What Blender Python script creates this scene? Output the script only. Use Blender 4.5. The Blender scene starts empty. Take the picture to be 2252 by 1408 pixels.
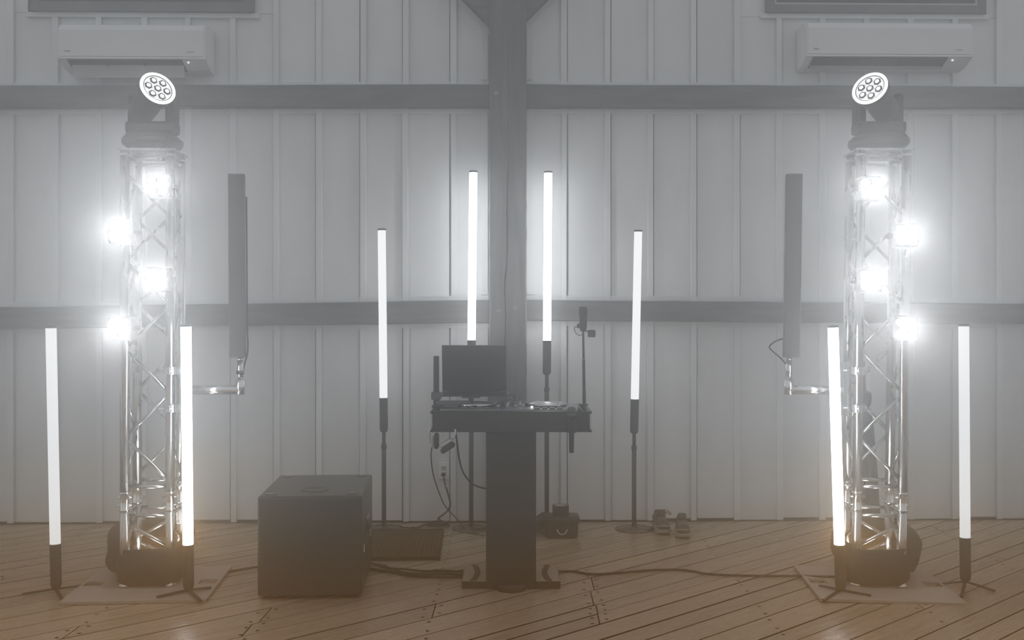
import bpy, bmesh, math, random
from math import sin, cos, pi, radians, tan, atan2, sqrt
from mathutils import Vector, Matrix, Quaternion

random.seed(7)
S = bpy.context.scene
COL = S.collection

# ------------------------------------------------------------------ camera, world, exposure
F, HOR, CH = 2300.0, 680.0, 1.485          # focal length in pixels, horizon row, camera height
cam_d = bpy.data.cameras.new('camera')
cam = bpy.data.objects.new('camera', cam_d)
COL.objects.link(cam)
cam.location = (0, 0, CH)
cam.rotation_euler = (pi / 2, 0, 0)
cam_d.sensor_width = 36.0
cam_d.lens = 36.0 * F / 2252.0
cam_d.shift_y = (HOR - 704.0) / 2252.0
cam_d.clip_end = 200
S.camera = cam

W = bpy.data.worlds.new('hall_ambient')
S.world = W
W.use_nodes = True
W.node_tree.nodes['Background'].inputs[0].default_value = (0.97, 0.985, 1.0, 1)
W.node_tree.nodes['Background'].inputs[1].default_value = 0.50
S.view_settings.view_transform = 'Standard'
S.view_settings.look = 'None'
S.view_settings.gamma = 1.0
S.view_settings.use_curve_mapping = False
S.view_settings.exposure = 0.0
cy = S.cycles
cy.use_denoising = True
cy.max_bounces = 5
cy.diffuse_bounces = 2
cy.glossy_bounces = 2
cy.transmission_bounces = 3
cy.volume_bounces = 1
cy.transparent_max_bounces = 6
cy.sample_clamp_indirect = 4.0
cy.use_adaptive_sampling = True
cy.adaptive_threshold = 0.025
cy.caustics_reflective = False
cy.caustics_refractive = False
try:
    cy.use_light_tree = True
except Exception:
    pass

PAR_L = 125.0        # emission of the four-lens spotlights
UP_L = 65.0         # uplight hidden in each tower foot
TUBE_HI, TUBE_LO, TUBE_MID = 9.0, 1.05, 1.4

# ------------------------------------------------------------------ pixel -> place helpers
def at(px, py, Y):
    return Vector(((px - 1126.0) * Y / F, Y, CH - (py - HOR) * Y / F))

def fl(px, py, z=0.0):
    Y = F * (CH - z) / (py - HOR)
    return Vector(((px - 1126.0) * Y / F, Y, z))

WY0, WK = 7.30, 0.021
YAW = math.atan(WK)
def wu(px, off=0.0):                        # coordinate along the back wall of a picture column
    k = (px - 1126.0) / F
    return (k * (WY0 - off) / (1 - WK * k)) / cos(YAW)
def wz(px, py, off=0.0):
    X = wu(px, off) * cos(YAW)
    Y = WY0 - off + WK * X
    return CH - (py - HOR) * Y / F
WALL_M = Matrix.Translation((0, WY0, 0)) @ Matrix.Rotation(YAW, 4, 'Z')

# ------------------------------------------------------------------ materials
def mat(name, col=(0.5, 0.5, 0.5), rough=0.5, metal=0.0, spec=0.5, emit=None, estr=0.0):
    m = bpy.data.materials.new(name)
    m.use_nodes = True
    b = m.node_tree.nodes['Principled BSDF']
    b.inputs['Base Color'].default_value = (*col, 1)
    b.inputs['Roughness'].default_value = rough
    b.inputs['Metallic'].default_value = metal
    b.inputs['Specular IOR Level'].default_value = spec
    if emit:
        b.inputs['Emission Color'].default_value = (*emit, 1)
        b.inputs['Emission Strength'].default_value = estr
    return m

def noisy(name, c1, c2, scale=(8, 8, 8), rough=0.5, rough2=None, metal=0.0, bump=0.0, detail=5.0, spec=0.5,
          lo=0.35, hi=0.65, wavy=0.0, rnd=0.0):
    m = mat(name, c1, rough, metal, spec)
    nt = m.node_tree
    b = nt.nodes['Principled BSDF']
    tc = nt.nodes.new('ShaderNodeTexCoord')
    mp = nt.nodes.new('ShaderNodeMapping')
    mp.inputs['Scale'].default_value = scale
    nt.links.new(tc.outputs['Object'], mp.inputs['Vector'])
    vec = mp.outputs['Vector']
    if rnd:
        oi = nt.nodes.new('ShaderNodeObjectInfo')
        mu = nt.nodes.new('ShaderNodeVectorMath'); mu.operation = 'ADD'
        sc = nt.nodes.new('ShaderNodeMath'); sc.operation = 'MULTIPLY'; sc.inputs[1].default_value = 37.0
        nt.links.new(oi.outputs['Random'], sc.inputs[0])
        nt.links.new(vec, mu.inputs[0]); nt.links.new(sc.outputs[0], mu.inputs[1])
        vec = mu.outputs[0]
    nz = nt.nodes.new('ShaderNodeTexNoise')
    nz.inputs['Scale'].default_value = 1.0
    nz.inputs['Detail'].default_value = detail
    nz.inputs['Roughness'].default_value = 0.6
    nz.inputs['Distortion'].default_value = wavy
    nt.links.new(vec, nz.inputs['Vector'])
    cr = nt.nodes.new('ShaderNodeValToRGB')
    cr.color_ramp.elements[0].position = lo
    cr.color_ramp.elements[1].position = hi
    cr.color_ramp.elements[0].color = (*c1, 1)
    cr.color_ramp.elements[1].color = (*c2, 1)
    nt.links.new(nz.outputs['Fac'], cr.inputs[0])
    out = cr.outputs['Color']
    if rnd:
        mr = nt.nodes.new('ShaderNodeMapRange')
        mr.inputs['To Min'].default_value = 1.0 - rnd
        mr.inputs['To Max'].default_value = 1.0 + rnd
        nt.links.new(oi.outputs['Random'], mr.inputs['Value'])
        mx = nt.nodes.new('ShaderNodeVectorMath'); mx.operation = 'SCALE'
        nt.links.new(out, mx.inputs[0]); nt.links.new(mr.outputs[0], mx.inputs['Scale'])
        out = mx.outputs[0]
    nt.links.new(out, b.inputs['Base Color'])
    if rough2 is not None:
        r = nt.nodes.new('ShaderNodeMapRange')
        r.inputs['From Min'].default_value = lo; r.inputs['From Max'].default_value = hi
        r.inputs['To Min'].default_value = rough; r.inputs['To Max'].default_value = rough2
        nt.links.new(nz.outputs['Fac'], r.inputs['Value'])
        nt.links.new(r.outputs[0], b.inputs['Roughness'])
    if bump:
        bp = nt.nodes.new('ShaderNodeBump')
        bp.inputs['Strength'].default_value = bump
        bp.inputs['Distance'].default_value = 0.004
        nt.links.new(nz.outputs['Fac'], bp.inputs['Height'])
        nt.links.new(bp.outputs[0], b.inputs['Normal'])
    return m

def emis(name, strength, col=(1, 1, 1)):
    m = bpy.data.materials.new(name)
    m.use_nodes = True
    nt = m.node_tree
    nt.nodes.clear()
    e = nt.nodes.new('ShaderNodeEmission')
    e.inputs[0].default_value = (*col, 1)
    e.inputs[1].default_value = strength
    o = nt.nodes.new('ShaderNodeOutputMaterial')
    nt.links.new(e.outputs[0], o.inputs[0])
    return m

M = {}
M['wall'] = noisy('wall_paint', (0.74, 0.75, 0.76), (0.82, 0.83, 0.84), (3, 3, 1.2), 0.55, bump=0.05, rnd=0.03)
M['wall_back'] = mat('wall_backing', (0.10, 0.10, 0.10), 0.8)  # dark, so open board gaps draw the battens' shadow lines
M['beam'] = noisy('stained_beam', (0.085, 0.086, 0.088), (0.16, 0.16, 0.16), (2.2, 20, 20), 0.6, bump=0.25, wavy=0.6)
M['post'] = noisy('stained_post', (0.085, 0.086, 0.088), (0.165, 0.165, 0.165), (22, 22, 2.0), 0.6, bump=0.3, wavy=0.8)
M['peg'] = noisy('wooden_peg', (0.22, 0.22, 0.21), (0.34, 0.34, 0.33), (40, 40, 40), 0.6)
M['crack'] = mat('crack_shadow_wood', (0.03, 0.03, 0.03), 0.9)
M['winframe'] = noisy('window_frame_paint', (0.15, 0.152, 0.155), (0.2, 0.2, 0.2), (6, 6, 6), 0.5)
M['winbead'] = mat('window_bead', (0.5, 0.5, 0.5), 0.5)
M['pane'] = noisy('dark_window_glass', (0.035, 0.036, 0.038), (0.12, 0.12, 0.12), (1.6, 1.6, 1.6), 0.08, lo=0.45, hi=0.7)
M['sub'] = mat('dark_subfloor', (0.03, 0.022, 0.015), 0.9)
M['acw'] = mat('air_conditioner_plastic', (0.80, 0.81, 0.82), 0.35)
M['acdark'] = mat('air_outlet_dark', (0.06, 0.06, 0.06), 0.6)
M['acflap'] = mat('air_flap_plastic', (0.45, 0.455, 0.46), 0.4)
M['acmark'] = mat('grey_print', (0.35, 0.35, 0.36), 0.5)
M['indicator'] = emis('indicator_led', 1.2)
M['alu'] = noisy('truss_aluminium', (0.53, 0.535, 0.54), (0.58, 0.585, 0.59), (14, 14, 3), 0.25, 0.29, metal=1.0)
M['steel'] = mat('bright_steel', (0.8, 0.8, 0.8), 0.22, 1.0)
M['plate'] = noisy('grey_base_plate', (0.43, 0.395, 0.345), (0.50, 0.46, 0.41), (9, 9, 9), 0.28, 0.4, bump=0.05)
M['black'] = mat('black_plastic', (0.034, 0.032, 0.030), 0.45)
M['blackmat'] = mat('black_matte_metal', (0.025, 0.024, 0.022), 0.6)
M['blacksat'] = mat('black_satin_paint', (0.03, 0.029, 0.028), 0.32)
M['gloss'] = mat('black_gloss', (0.02, 0.02, 0.02), 0.12)
M['cloth'] = noisy('black_cloth', (0.014, 0.012, 0.010), (0.030, 0.026, 0.021), (18, 18, 60), 0.9, bump=0.6)
M['bag'] = noisy('black_nylon_bag', (0.016, 0.014, 0.012), (0.034, 0.030, 0.025), (14, 14, 14), 0.75, bump=0.6)
M['pleat'] = noisy('pleated_dark_cloth', (0.03, 0.03, 0.03), (0.07, 0.07, 0.07), (60, 60, 2), 0.8)
M['spk'] = noisy('grey_grille', (0.10, 0.10, 0.10), (0.13, 0.13, 0.13), (200, 200, 200), 0.6)
M['spkcase'] = mat('grey_speaker_case', (0.13, 0.13, 0.132), 0.5)
M['subw'] = noisy('subwoofer_paint', (0.040, 0.037, 0.034), (0.055, 0.052, 0.048), (260, 260, 260), 0.28, 0.36, bump=0.15)
M['grille'] = noisy('subwoofer_grille', (0.040, 0.035, 0.030), (0.055, 0.049, 0.042), (300, 300, 300), 0.6)
M['jog'] = mat('polished_jog_wheel', (0.75, 0.75, 0.76), 0.18, 1.0)
M['silver'] = mat('silver_plastic', (0.62, 0.63, 0.64), 0.3, 0.6)
M['pad'] = mat('ear_pad', (0.05, 0.044, 0.038), 0.7)
M['lap'] = mat('dark_grey_laptop', (0.045, 0.046, 0.048), 0.42, 0.3)
M['socket'] = mat('grey_socket_face', (0.55, 0.55, 0.55), 0.4)
M['disc'] = mat('glossy_dark_disc', (0.16, 0.15, 0.14), 0.16, 0.6)
M['ctl'] = mat('controller_metal', (0.22, 0.22, 0.225), 0.25, 0.7)
M['white'] = mat('white_plastic', (0.88, 0.88, 0.88), 0.3)
M['slot'] = mat('dark_slot', (0.03, 0.03, 0.03), 0.6)
M['mat'] = noisy('coir_mat', (0.055, 0.036, 0.018), (0.105, 0.07, 0.036), (70, 70, 70), 0.9, bump=0.8)
M['matdot'] = mat('mat_recess', (0.03, 0.02, 0.01), 0.95)
M['shoe'] = noisy('dark_mesh_upper', (0.035, 0.033, 0.03), (0.09, 0.085, 0.08), (60, 60, 60), 0.8)
M['sole'] = noisy('white_foam_sole', (0.30, 0.27, 0.24), (0.40, 0.37, 0.33), (20, 20, 20), 0.6)
M['tape'] = mat('black_tape', (0.03, 0.029, 0.028), 0.55)
M['core'] = mat('grey_card_core', (0.40, 0.40, 0.39), 0.7)
M['cable'] = mat('black_cable', (0.018, 0.015, 0.012), 0.5)
M['strap'] = mat('rubber_strip', (0.05, 0.036, 0.022), 0.7)
M['deskbase'] = mat('desk_base_sheen', (0.42, 0.36, 0.29), 0.28)  # pale colour holds the floor and wall reflected in the glossy base top
M['deskbox'] = mat('desk_black', (0.046, 0.042, 0.038), 0.5)
M['tube_hi'] = emis('light_tube_bright', TUBE_HI, (0.97, 0.985, 1.0))
M['tube_mid'] = emis('light_tube_medium', TUBE_MID, (0.97, 0.985, 1.0))
M['tube_lo'] = emis('light_tube_dim', TUBE_LO, (0.97, 0.985, 1.0))
M['par'] = emis('spot_lens_light', PAR_L, (0.98, 0.99, 1.0))
M['up'] = emis('uplight_lens', UP_L, (0.98, 0.99, 1.0))
M['ring'] = emis('head_ring_light', 1.9)
M['face'] = emis('head_face_light', 1.3)
M['hex'] = mat('head_lens_glass', (0.10, 0.10, 0.11), 0.15, 0.0, 0.6)
M['hexin'] = emis('head_lens_core', 1.5)

def plank_mat():
    m = noisy('worn_floor_boards', (0.41, 0.328, 0.242), (0.485, 0.395, 0.298), (1.3, 40, 40), 0.18, 0.36, bump=0.5,
              wavy=0.8, rnd=0.13, lo=0.3, hi=0.72, spec=0.5)
    return m
M['plank'] = plank_mat()
M['joint'] = mat('joint_dirt_shade', (0.035, 0.026, 0.018), 0.9)  # board sides: old dirt, with the shade of the gaps put into the colour
M['nail'] = mat('nail_hole_dark', (0.025, 0.018, 0.012), 0.8)

# ------------------------------------------------------------------ mesh builder
class MB:
    def __init__(s):
        s.v = []; s.f = []; s.sm = []; s.mi = []
        s.cur = 0
    def add(s, vs, fs, smooth=False):
        o = len(s.v)
        s.v += [tuple(v) for v in vs]
        for f in fs:
            s.f.append(tuple(i + o for i in f))
            s.sm.append(smooth); s.mi.append(s.cur)
        return s
    def box(s, c, d, rot=None):
        hx, hy, hz = d[0] / 2, d[1] / 2, d[2] / 2
        vs = [Vector((x, y, z)) for x in (-hx, hx) for y in (-hy, hy) for z in (-hz, hz)]
        if rot is not None:
            vs = [rot @ v for v in vs]
        c = Vector(c)
        return s.add([v + c for v in vs], [(0, 1, 3, 2), (4, 6, 7, 5), (0, 4, 5, 1), (2, 3, 7, 6), (0, 2, 6, 4), (1, 5, 7, 3)])
    def bb(s, a, b):
        a = Vector(a); b = Vector(b)
        return s.box((a + b) / 2, (abs(b.x - a.x), abs(b.y - a.y), abs(b.z - a.z)))
    def rbox(s, c, d, r=0.01, seg=2, rot=None, smooth=True):
        bm = bmesh.new()
        bmesh.ops.create_cube(bm, size=1.0)
        for v in bm.verts:
            v.co = Vector((v.co.x * d[0], v.co.y * d[1], v.co.z * d[2]))
        bmesh.ops.bevel(bm, geom=list(bm.edges), offset=r, segments=seg, profile=0.5, affect='EDGES')
        bm.verts.index_update()
        vs = [v.co.copy() for v in bm.verts]
        if rot is not None:
            vs = [rot @ v for v in vs]
        c = Vector(c)
        fs = [tuple(v.index for v in f.verts) for f in bm.faces]
        s.add([v + c for v in vs], fs, False)
        bm.free()
        return s
    def cyl(s, p0, p1, r0, r1=None, seg=16, caps=True, smooth=True):
        if r1 is None: r1 = r0
        p0 = Vector(p0); p1 = Vector(p1)
        ax = (p1 - p0).normalized()
        u = ax.orthogonal().normalized(); w = ax.cross(u)
        vs = []
        for p, r in ((p0, r0), (p1, r1)):
            for k in range(seg):
                a = 2 * pi * k / seg
                vs.append(p + u * (r * cos(a)) + w * (r * sin(a)))
        s.add(vs, [(k, (k + 1) % seg, seg + (k + 1) % seg, seg + k) for k in range(seg)], smooth)
        if caps:
            o = len(s.v) - 2 * seg
            s.f.append(tuple(o + k for k in reversed(range(seg)))); s.sm.append(False); s.mi.append(s.cur)
            s.f.append(tuple(o + seg + k for k in range(seg))); s.sm.append(False); s.mi.append(s.cur)
        return s
    def ring(s, c, ax, r_out, r_in, h, seg=28):          # flat washer of height h along ax, starting at c
        c = Vector(c); ax = Vector(ax).normalized()
        u = ax.orthogonal().normalized(); w = ax.cross(u)
        vs = []
        for k in range(seg):
            a = 2 * pi * k / seg
            d = u * cos(a) + w * sin(a)
            vs += [c + d * r_in, c + d * r_out, c + d * r_out + ax * h, c + d * r_in + ax * h]
        fs = []
        for k in range(seg):
            a = 4 * k; b = 4 * ((k + 1) % seg)
            for i in range(4):
                j = (i + 1) % 4
                fs.append((a + i, b + i, b + j, a + j))
        return s.add(vs, fs)
    def tube(s, pts, r, seg=8, smooth=True):
        P = [Vector(p) for p in pts]
        n = len(P)
        tang = []
        for i in range(n):
            a = P[max(i - 1, 0)]; b = P[min(i + 1, n - 1)]
            tang.append((b - a).normalized())
        u = tang[0].orthogonal().normalized()
        vs = []
        for i in range(n):
            t = tang[i]
            u = (u - t * u.dot(t))
            if u.length < 1e-6: u = t.orthogonal()
            u.normalize(); w = t.cross(u)
            rr = r[i] if isinstance(r, (list, tuple)) else r
            for k in range(seg):
                a = 2 * pi * k / seg
                vs.append(P[i] + u * (rr * cos(a)) + w * (rr * sin(a)))
        fs = []
        for i in range(n - 1):
            for k in range(seg):
                k2 = (k + 1) % seg
                fs.append((i * seg + k, i * seg + k2, (i + 1) * seg + k2, (i + 1) * seg + k))
        s.add(vs, fs, smooth)
        o = len(s.v) - n * seg
        s.f.append(tuple(o + k for k in reversed(range(seg)))); s.sm.append(False); s.mi.append(s.cur)
        s.f.append(tuple(o + (n - 1) * seg + k for k in range(seg))); s.sm.append(False); s.mi.append(s.cur)
        return s
    def loft(s, rings, smooth=True, caps=True):
        n = len(rings[0]); o = len(s.v)
        vs = [v for r in rings for v in r]
        fs = []
        for i in range(len(rings) - 1):
            for k in range(n):
                k2 = (k + 1) % n
                fs.append((i * n + k, i * n + k2, (i + 1) * n + k2, (i + 1) * n + k))
        s.add(vs, fs, smooth)
        if caps:
            s.f.append(tuple(o + k for k in reversed(range(n)))); s.sm.append(smooth); s.mi.append(s.cur)
            e = o + (len(rings) - 1) * n
            s.f.append(tuple(e + k for k in range(n))); s.sm.append(smooth); s.mi.append(s.cur)
        return s
    def lathe(s, prof, c=(0, 0, 0), seg=24, smooth=True):       # profile (r, z) about the vertical through c
        c = Vector(c)
        rings = [[c + Vector((r * cos(2 * pi * k / seg), r * sin(2 * pi * k / seg), z)) for k in range(seg)] for r, z in prof]
        return s.loft(rings, smooth)
    def prism(s, poly, axis, a, b):                               # polygon in the two other axes, extruded along axis from a to b
        def P(p, t):
            if axis == 'x': return Vector((t, p[0], p[1]))
            if axis == 'y': return Vector((p[0], t, p[1]))
            return Vector((p[0], p[1], t))
        n = len(poly)
        vs = [P(p, a) for p in poly] + [P(p, b) for p in poly]
        fs = [(k, (k + 1) % n, n + (k + 1) % n, n + k) for k in range(n)] + [tuple(reversed(range(n))), tuple(range(n, 2 * n))]
        return s.add(vs, fs)
    def build(s, name, m, parent=None, loc=None, rot=None):
        me = bpy.data.meshes.new(name)
        me.from_pydata(s.v, [], s.f)
        ms = m if isinstance(m, (list, tuple)) else [m]
        for x in ms: me.materials.append(x)
        me.polygons.foreach_set('use_smooth', s.sm)
        me.polygons.foreach_set('material_index', s.mi)
        bm = bmesh.new(); bm.from_mesh(me)
        bmesh.ops.recalc_face_normals(bm, faces=bm.faces)
        bm.to_mesh(me); bm.free()
        me.update()
        o = bpy.data.objects.new(name, me)
        COL.objects.link(o)
        if parent is not None: o.parent = parent
        if loc is not None: o.location = loc
        if rot is not None: o.rotation_euler = rot
        return o

def se(cx, cy_, z, hx, hy, n=4.0, seg=28):            # superellipse ring in a horizontal plane
    out = []
    for k in range(seg):
        a = 2 * pi * k / seg
        c, s_ = cos(a), sin(a)
        out.append(Vector((cx + hx * math.copysign(abs(c) ** (2 / n), c), cy_ + hy * math.copysign(abs(s_) ** (2 / n), s_), z)))
    return out

def smooth_path(pts, sub=6):
    P = [Vector(p) for p in pts]
    out = []
    for i in range(len(P) - 1):
        p0 = P[max(i - 1, 0)]; p1 = P[i]; p2 = P[i + 1]; p3 = P[min(i + 2, len(P) - 1)]
        for k in range(sub):
            t = k / sub
            out.append(0.5 * ((2 * p1) + (-p0 + p2) * t + (2 * p0 - 5 * p1 + 4 * p2 - p3) * t * t + (-p0 + 3 * p1 - 3 * p2 + p3) * t ** 3))
    out.append(P[-1])
    return out

def tag(o, label=None, cat=None, group=None, kind=None):
    if label: o['label'] = label
    if cat: o['category'] = cat
    if group: o['group'] = group
    if kind: o['kind'] = kind
    return o

def thing(name, label, cat, loc=(0, 0, 0), rz=0.0, group=None, kind=None):
    o = bpy.data.objects.new(name, None)
    o.empty_display_size = 0.1
    COL.objects.link(o)
    o.location = loc
    o.rotation_euler = (0, 0, rz)
    return tag(o, label, cat, group, kind)

def kids(o):
    return [c for c in bpy.data.objects if c.parent == o]

def copy_tree(o, parent=None):
    c = o.copy()
    COL.objects.link(c)
    if parent is not None: c.parent = parent
    for ch in kids(o):
        copy_tree(ch, c)
    return c

def struct(o, label=None):
    o['kind'] = 'structure'
    if label: o['label'] = label
    return o

# ------------------------------------------------------------------ haze (volumes added to veil dark tones and halo the lamps)
def haze(name, label, z0, z1, y1, dens, col, g=0.75):
    b = MB().bb((-6.5, 2.9, z0), (6.5, y1, z1))
    m = bpy.data.materials.new(name)
    m.use_nodes = True
    nt = m.node_tree; nt.nodes.clear()
    v = nt.nodes.new('ShaderNodeVolumeScatter')
    v.inputs['Color'].default_value = (*col, 1)
    v.inputs['Density'].default_value = dens
    v.inputs['Anisotropy'].default_value = g
    o = nt.nodes.new('ShaderNodeOutputMaterial')
    va = nt.nodes.new('ShaderNodeVolumeAbsorption')
    va.inputs['Color'].default_value = (*col, 1)
    va.inputs['Density'].default_value = dens
    ad = nt.nodes.new('ShaderNodeAddShader')
    nt.links.new(v.outputs[0], ad.inputs[0]); nt.links.new(va.outputs[0], ad.inputs[1])
    nt.links.new(ad.outputs[0], o.inputs['Volume'])
    ob = b.build(name, m)
    tag(ob, label, 'haze', kind='stuff')
    return ob
HAZE_UP, HAZE_LO = 0.175, 0.245
haze('haze', 'thin pale stage haze above desk height, shaped to lift the dark tones', 0.82, 4.9, 6.15, HAZE_UP, (0.96, 0.98, 1.0))
haze('haze', 'thin faintly warm haze layer added at knee to desk height to tint dark tones', 0.42, 0.819, 6.1, HAZE_UP, (1.0, 0.88, 0.70))
haze('haze', 'thin warm-toned haze layer added low above the floor to brown dark tones', -0.05, 0.419, 6.05, HAZE_LO, (1.0, 0.48, 0.07))

# ------------------------------------------------------------------ floor
floor = MB().bb((-7, -1.5, -0.10), (7, 8.0, -0.022)).build('floor', M['sub'])
struct(floor, 'diagonal worn wooden board floor')
ANG = radians(47.6)
dv = Vector((sin(ANG), cos(ANG))); nv = Vector((cos(ANG), -sin(ANG)))

def clip(poly, a, b, c):            # keep a*x+b*y<=c
    out = []
    for i in range(len(poly)):
        p, q = poly[i], poly[(i + 1) % len(poly)]
        dp = a * p[0] + b * p[1] - c; dq = a * q[0] + b * q[1] - c
        if dp <= 0: out.append(p)
        if dp * dq < 0:
            t = dp / (dp - dq)
            out.append((p[0] + (q[0] - p[0]) * t, p[1] + (q[1] - p[1]) * t))
    return out

edges = [-2.112, -2.25, -2.444, -2.60, -2.72, -2.90, -3.06, -3.20, -3.363, -3.484, -3.595, -3.787, -3.974, -4.15, -4.326]
rr = random.Random(3)
e = edges[-1]
while e > -8.6:
    e -= rr.choice((0.12, 0.14, 0.175, 0.19, 0.19)); edges.append(e)
e = edges[0]
while e < 1.2:
    e += rr.choice((0.12, 0.14, 0.175, 0.19, 0.19)); edges.insert(0, e)
JO = [0.42 + 0.813 * k for k in range(-8, 8)]
XMIN, XMAX, YMIN = -5.2, 5.2, 3.55
nails = MB()
fixed_j = {-3.974: [0.42], -3.787: [0.42]}
last = None
for i in range(len(edges) - 1):
    n1, n0 = edges[i], edges[i + 1]
    cuts = []
    k = rr.randrange(0, 5)
    choices = JO[k::rr.choice((4, 5, 6))]
    cuts = [XMIN] + [c + rr.uniform(-0.02, 0.02) for c in choices if XMIN + 0.4 < c < XMAX - 0.4] + [XMAX]
    for x0, x1 in zip(cuts[:-1], cuts[1:]):
        g = 0.0009 + rr.random() ** 3 * 0.0062
        poly = [(-40, -40), (40, -40), (40, 40), (-40, 40)]
        poly = clip(poly, nv.x, nv.y, n1 - g)
        poly = clip(poly, -nv.x, -nv.y, -(n0 + g))
        poly = clip(poly, -1, 0, -(x0 + 0.0018))
        poly = clip(poly, 1, 0, x1 - 0.0018)
        poly = clip(poly, 0, -1, -YMIN)
        poly = clip(poly, -WK, 1, WY0 - 0.012)
        if len(poly) < 3: continue
        cx = sum(p[0] for p in poly) / len(poly); cyy = sum(p[1] for p in poly) / len(poly)
        area = 0.5 * abs(sum(poly[a][0] * poly[(a + 1) % len(poly)][1] - poly[(a + 1) % len(poly)][0] * poly[a][1] for a in range(len(poly))))
        if area < 0.004: continue
        # plank local frame: x along the board
        loc = []
        for p in poly:
            d = Vector((p[0] - cx, p[1] - cyy))
            loc.append((d.dot(dv), -d.dot(nv)))
        zt = rr.uniform(-0.0022, 0.0)
        b = MB()
        n = len(loc)
        # chamfered top: inner ring
        lc = Vector((0, 0))
        top = []
        for p in loc:
            d = Vector(p); L = max(d.length, 1e-4)
            top.append((p[0] - math.copysign(min(0.002, abs(p[0])), p[0]), p[1] - math.copysign(min(0.002, abs(p[1])), p[1])))
        vs = [Vector((p[0], p[1], -0.02)) for p in loc] + [Vector((p[0], p[1], zt - 0.002)) for p in loc] + [Vector((p[0], p[1], zt)) for p in top]
        fs = []
        fs.append(tuple(range(2 * n, 3 * n)))
        b.add(vs, fs)
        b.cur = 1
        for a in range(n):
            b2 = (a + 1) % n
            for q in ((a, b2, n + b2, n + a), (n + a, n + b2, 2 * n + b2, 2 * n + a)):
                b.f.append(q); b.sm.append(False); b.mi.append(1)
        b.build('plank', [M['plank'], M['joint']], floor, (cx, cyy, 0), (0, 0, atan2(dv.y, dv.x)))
        # nail heads over the joists
        for jx in JO:
            for sx in ((-0.035, 0.035) if min(abs(jx - x0), abs(jx - x1)) < 0.05 else (0.0,)):
                X = jx + sx
                if not (x0 + 0.012 < X < x1 - 0.012): continue
                if min(abs(jx - x0), abs(jx - x1)) > 0.05 and rr.random() < 0.25: continue
                for fr in (0.22, 0.78):
                    nn = n0 + (n1 - n0) * fr
                    Y = (nv.x * X - nn) / (-nv.y)
                    if YMIN + 0.05 < Y < 7.2 and 0:
                        pass
                    Y = (nn - nv.x * X) / nv.y
                    if YMIN + 0.3 < Y < 7.15 and abs(X) < 4.5:
                        c0 = Vector((X + rr.uniform(-.006, .006), Y, zt + 0.0006))
                        vs2 = [c0 + Vector((0.0095 * cos(2 * pi * q / 7), 0.0105 * sin(2 * pi * q / 7), 0)) for q in range(7)]
                        nails.add(vs2 + [v + Vector((0, 0, -0.004)) for v in vs2], [tuple(range(7))] + [(q, (q + 1) % 7, 7 + (q + 1) % 7, 7 + q) for q in range(7)])
tag(nails.build('nail_heads', M['nail'], floor), kind='stuff')

# ------------------------------------------------------------------ back wall: boards, battens, strips
wall = MB().bb((-6.6, 0.03, -0.1), (6.6, 0.09, 4.85)).build('wall_back', M['wall_back'])
wall.matrix_world = WALL_M
struct(wall, 'white board-and-batten barn wall behind the stage')
bat_px = [-270, -172, -74, 24, 122, 218, 316, 413, 512, 607, 700, 797, 891, 995, 1116, 1238, 1334, 1428, 1523, 1618, 1711, 1805, 1902, 1999, 2096, 2193, 2290, 2388, 2486]
us = [wu(p + 2) for p in bat_px]
us = [us[0] - 0.31 * k for k in (3, 2, 1)] + us + [us[-1] + 0.31 * k for k in (1, 2, 3)]
win_r = [(wu(56), wu(563)), (wu(1680), wu(2174))]
Z_MID0, Z_MID1 = 1.455, 1.456
bands = [(0.0, 1.46), (1.46, 2.965), (2.965, 4.82)]
wr = random.Random(5)
for bi, (z0, z1) in enumerate(bands):
    ub = [u + (-1 if u < 0 else 1) * 0.0235 for u in us]  # gap set on each batten's shade side; dark backing stands in for its shadow
    for u0, u1 in zip(ub[:-1], ub[1:]):
        zz0 = z0 + (wr.uniform(0.006, 0.022) if bi == 0 else 0.001)
        zz1 = z1 - 0.001
        extra = []
        if bi == 2:
            for a, b_ in win_r:
                lo_, hi_ = max(a + 0.02, u0), min(b_ - 0.02, u1)
                if hi_ - lo_ > 0.0:
                    zz1 = 3.535
                    extra = [(p, q) for p, q in ((u0, lo_), (hi_, u1)) if q - p > 0.012]
        for p, q in extra:
            MB().rbox((0, 0.011, 0.64), (q - p - 0.004, 0.022, 1.28), 0.0025, 1).build('board', M['wall'], wall, ((p + q) / 2, 0, 3.536))
        dy = wr.uniform(-0.0015, 0.0015)
        w = (u1 - u0) - 0.005
        h = zz1 - zz0
        MB().rbox((0, 0.011, h / 2), (w, 0.022, h), 0.0025, 1).build('board', M['wall'], wall, ((u0 + u1) / 2, dy, zz0), (0, 0, wr.uniform(-.002, .002)))
BW = 0.042
for bi, (z0, z1) in enumerate(bands):
    for k, u in enumerate(us):
        if abs(u) < 0.15: continue
        zz0 = z0 + (0.008 if bi == 0 else 0.002); zz1 = z1 - 0.002
        if bi == 2:
            for a, b_ in win_r:
                if a - 0.02 < u < b_ + 0.02: zz1 = 3.535
        h = zz1 - zz0
        th = 0.022 + wr.uniform(-.003, .003)
        MB().rbox((0, -th / 2, h / 2), (BW + wr.uniform(-.004, .004), th, h), 0.003, 1).build('batten', M['wall'], wall, (u + wr.uniform(-.004, .004), -0.0015, zz0), (0, wr.uniform(-.0015, .0015), 0))

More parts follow.
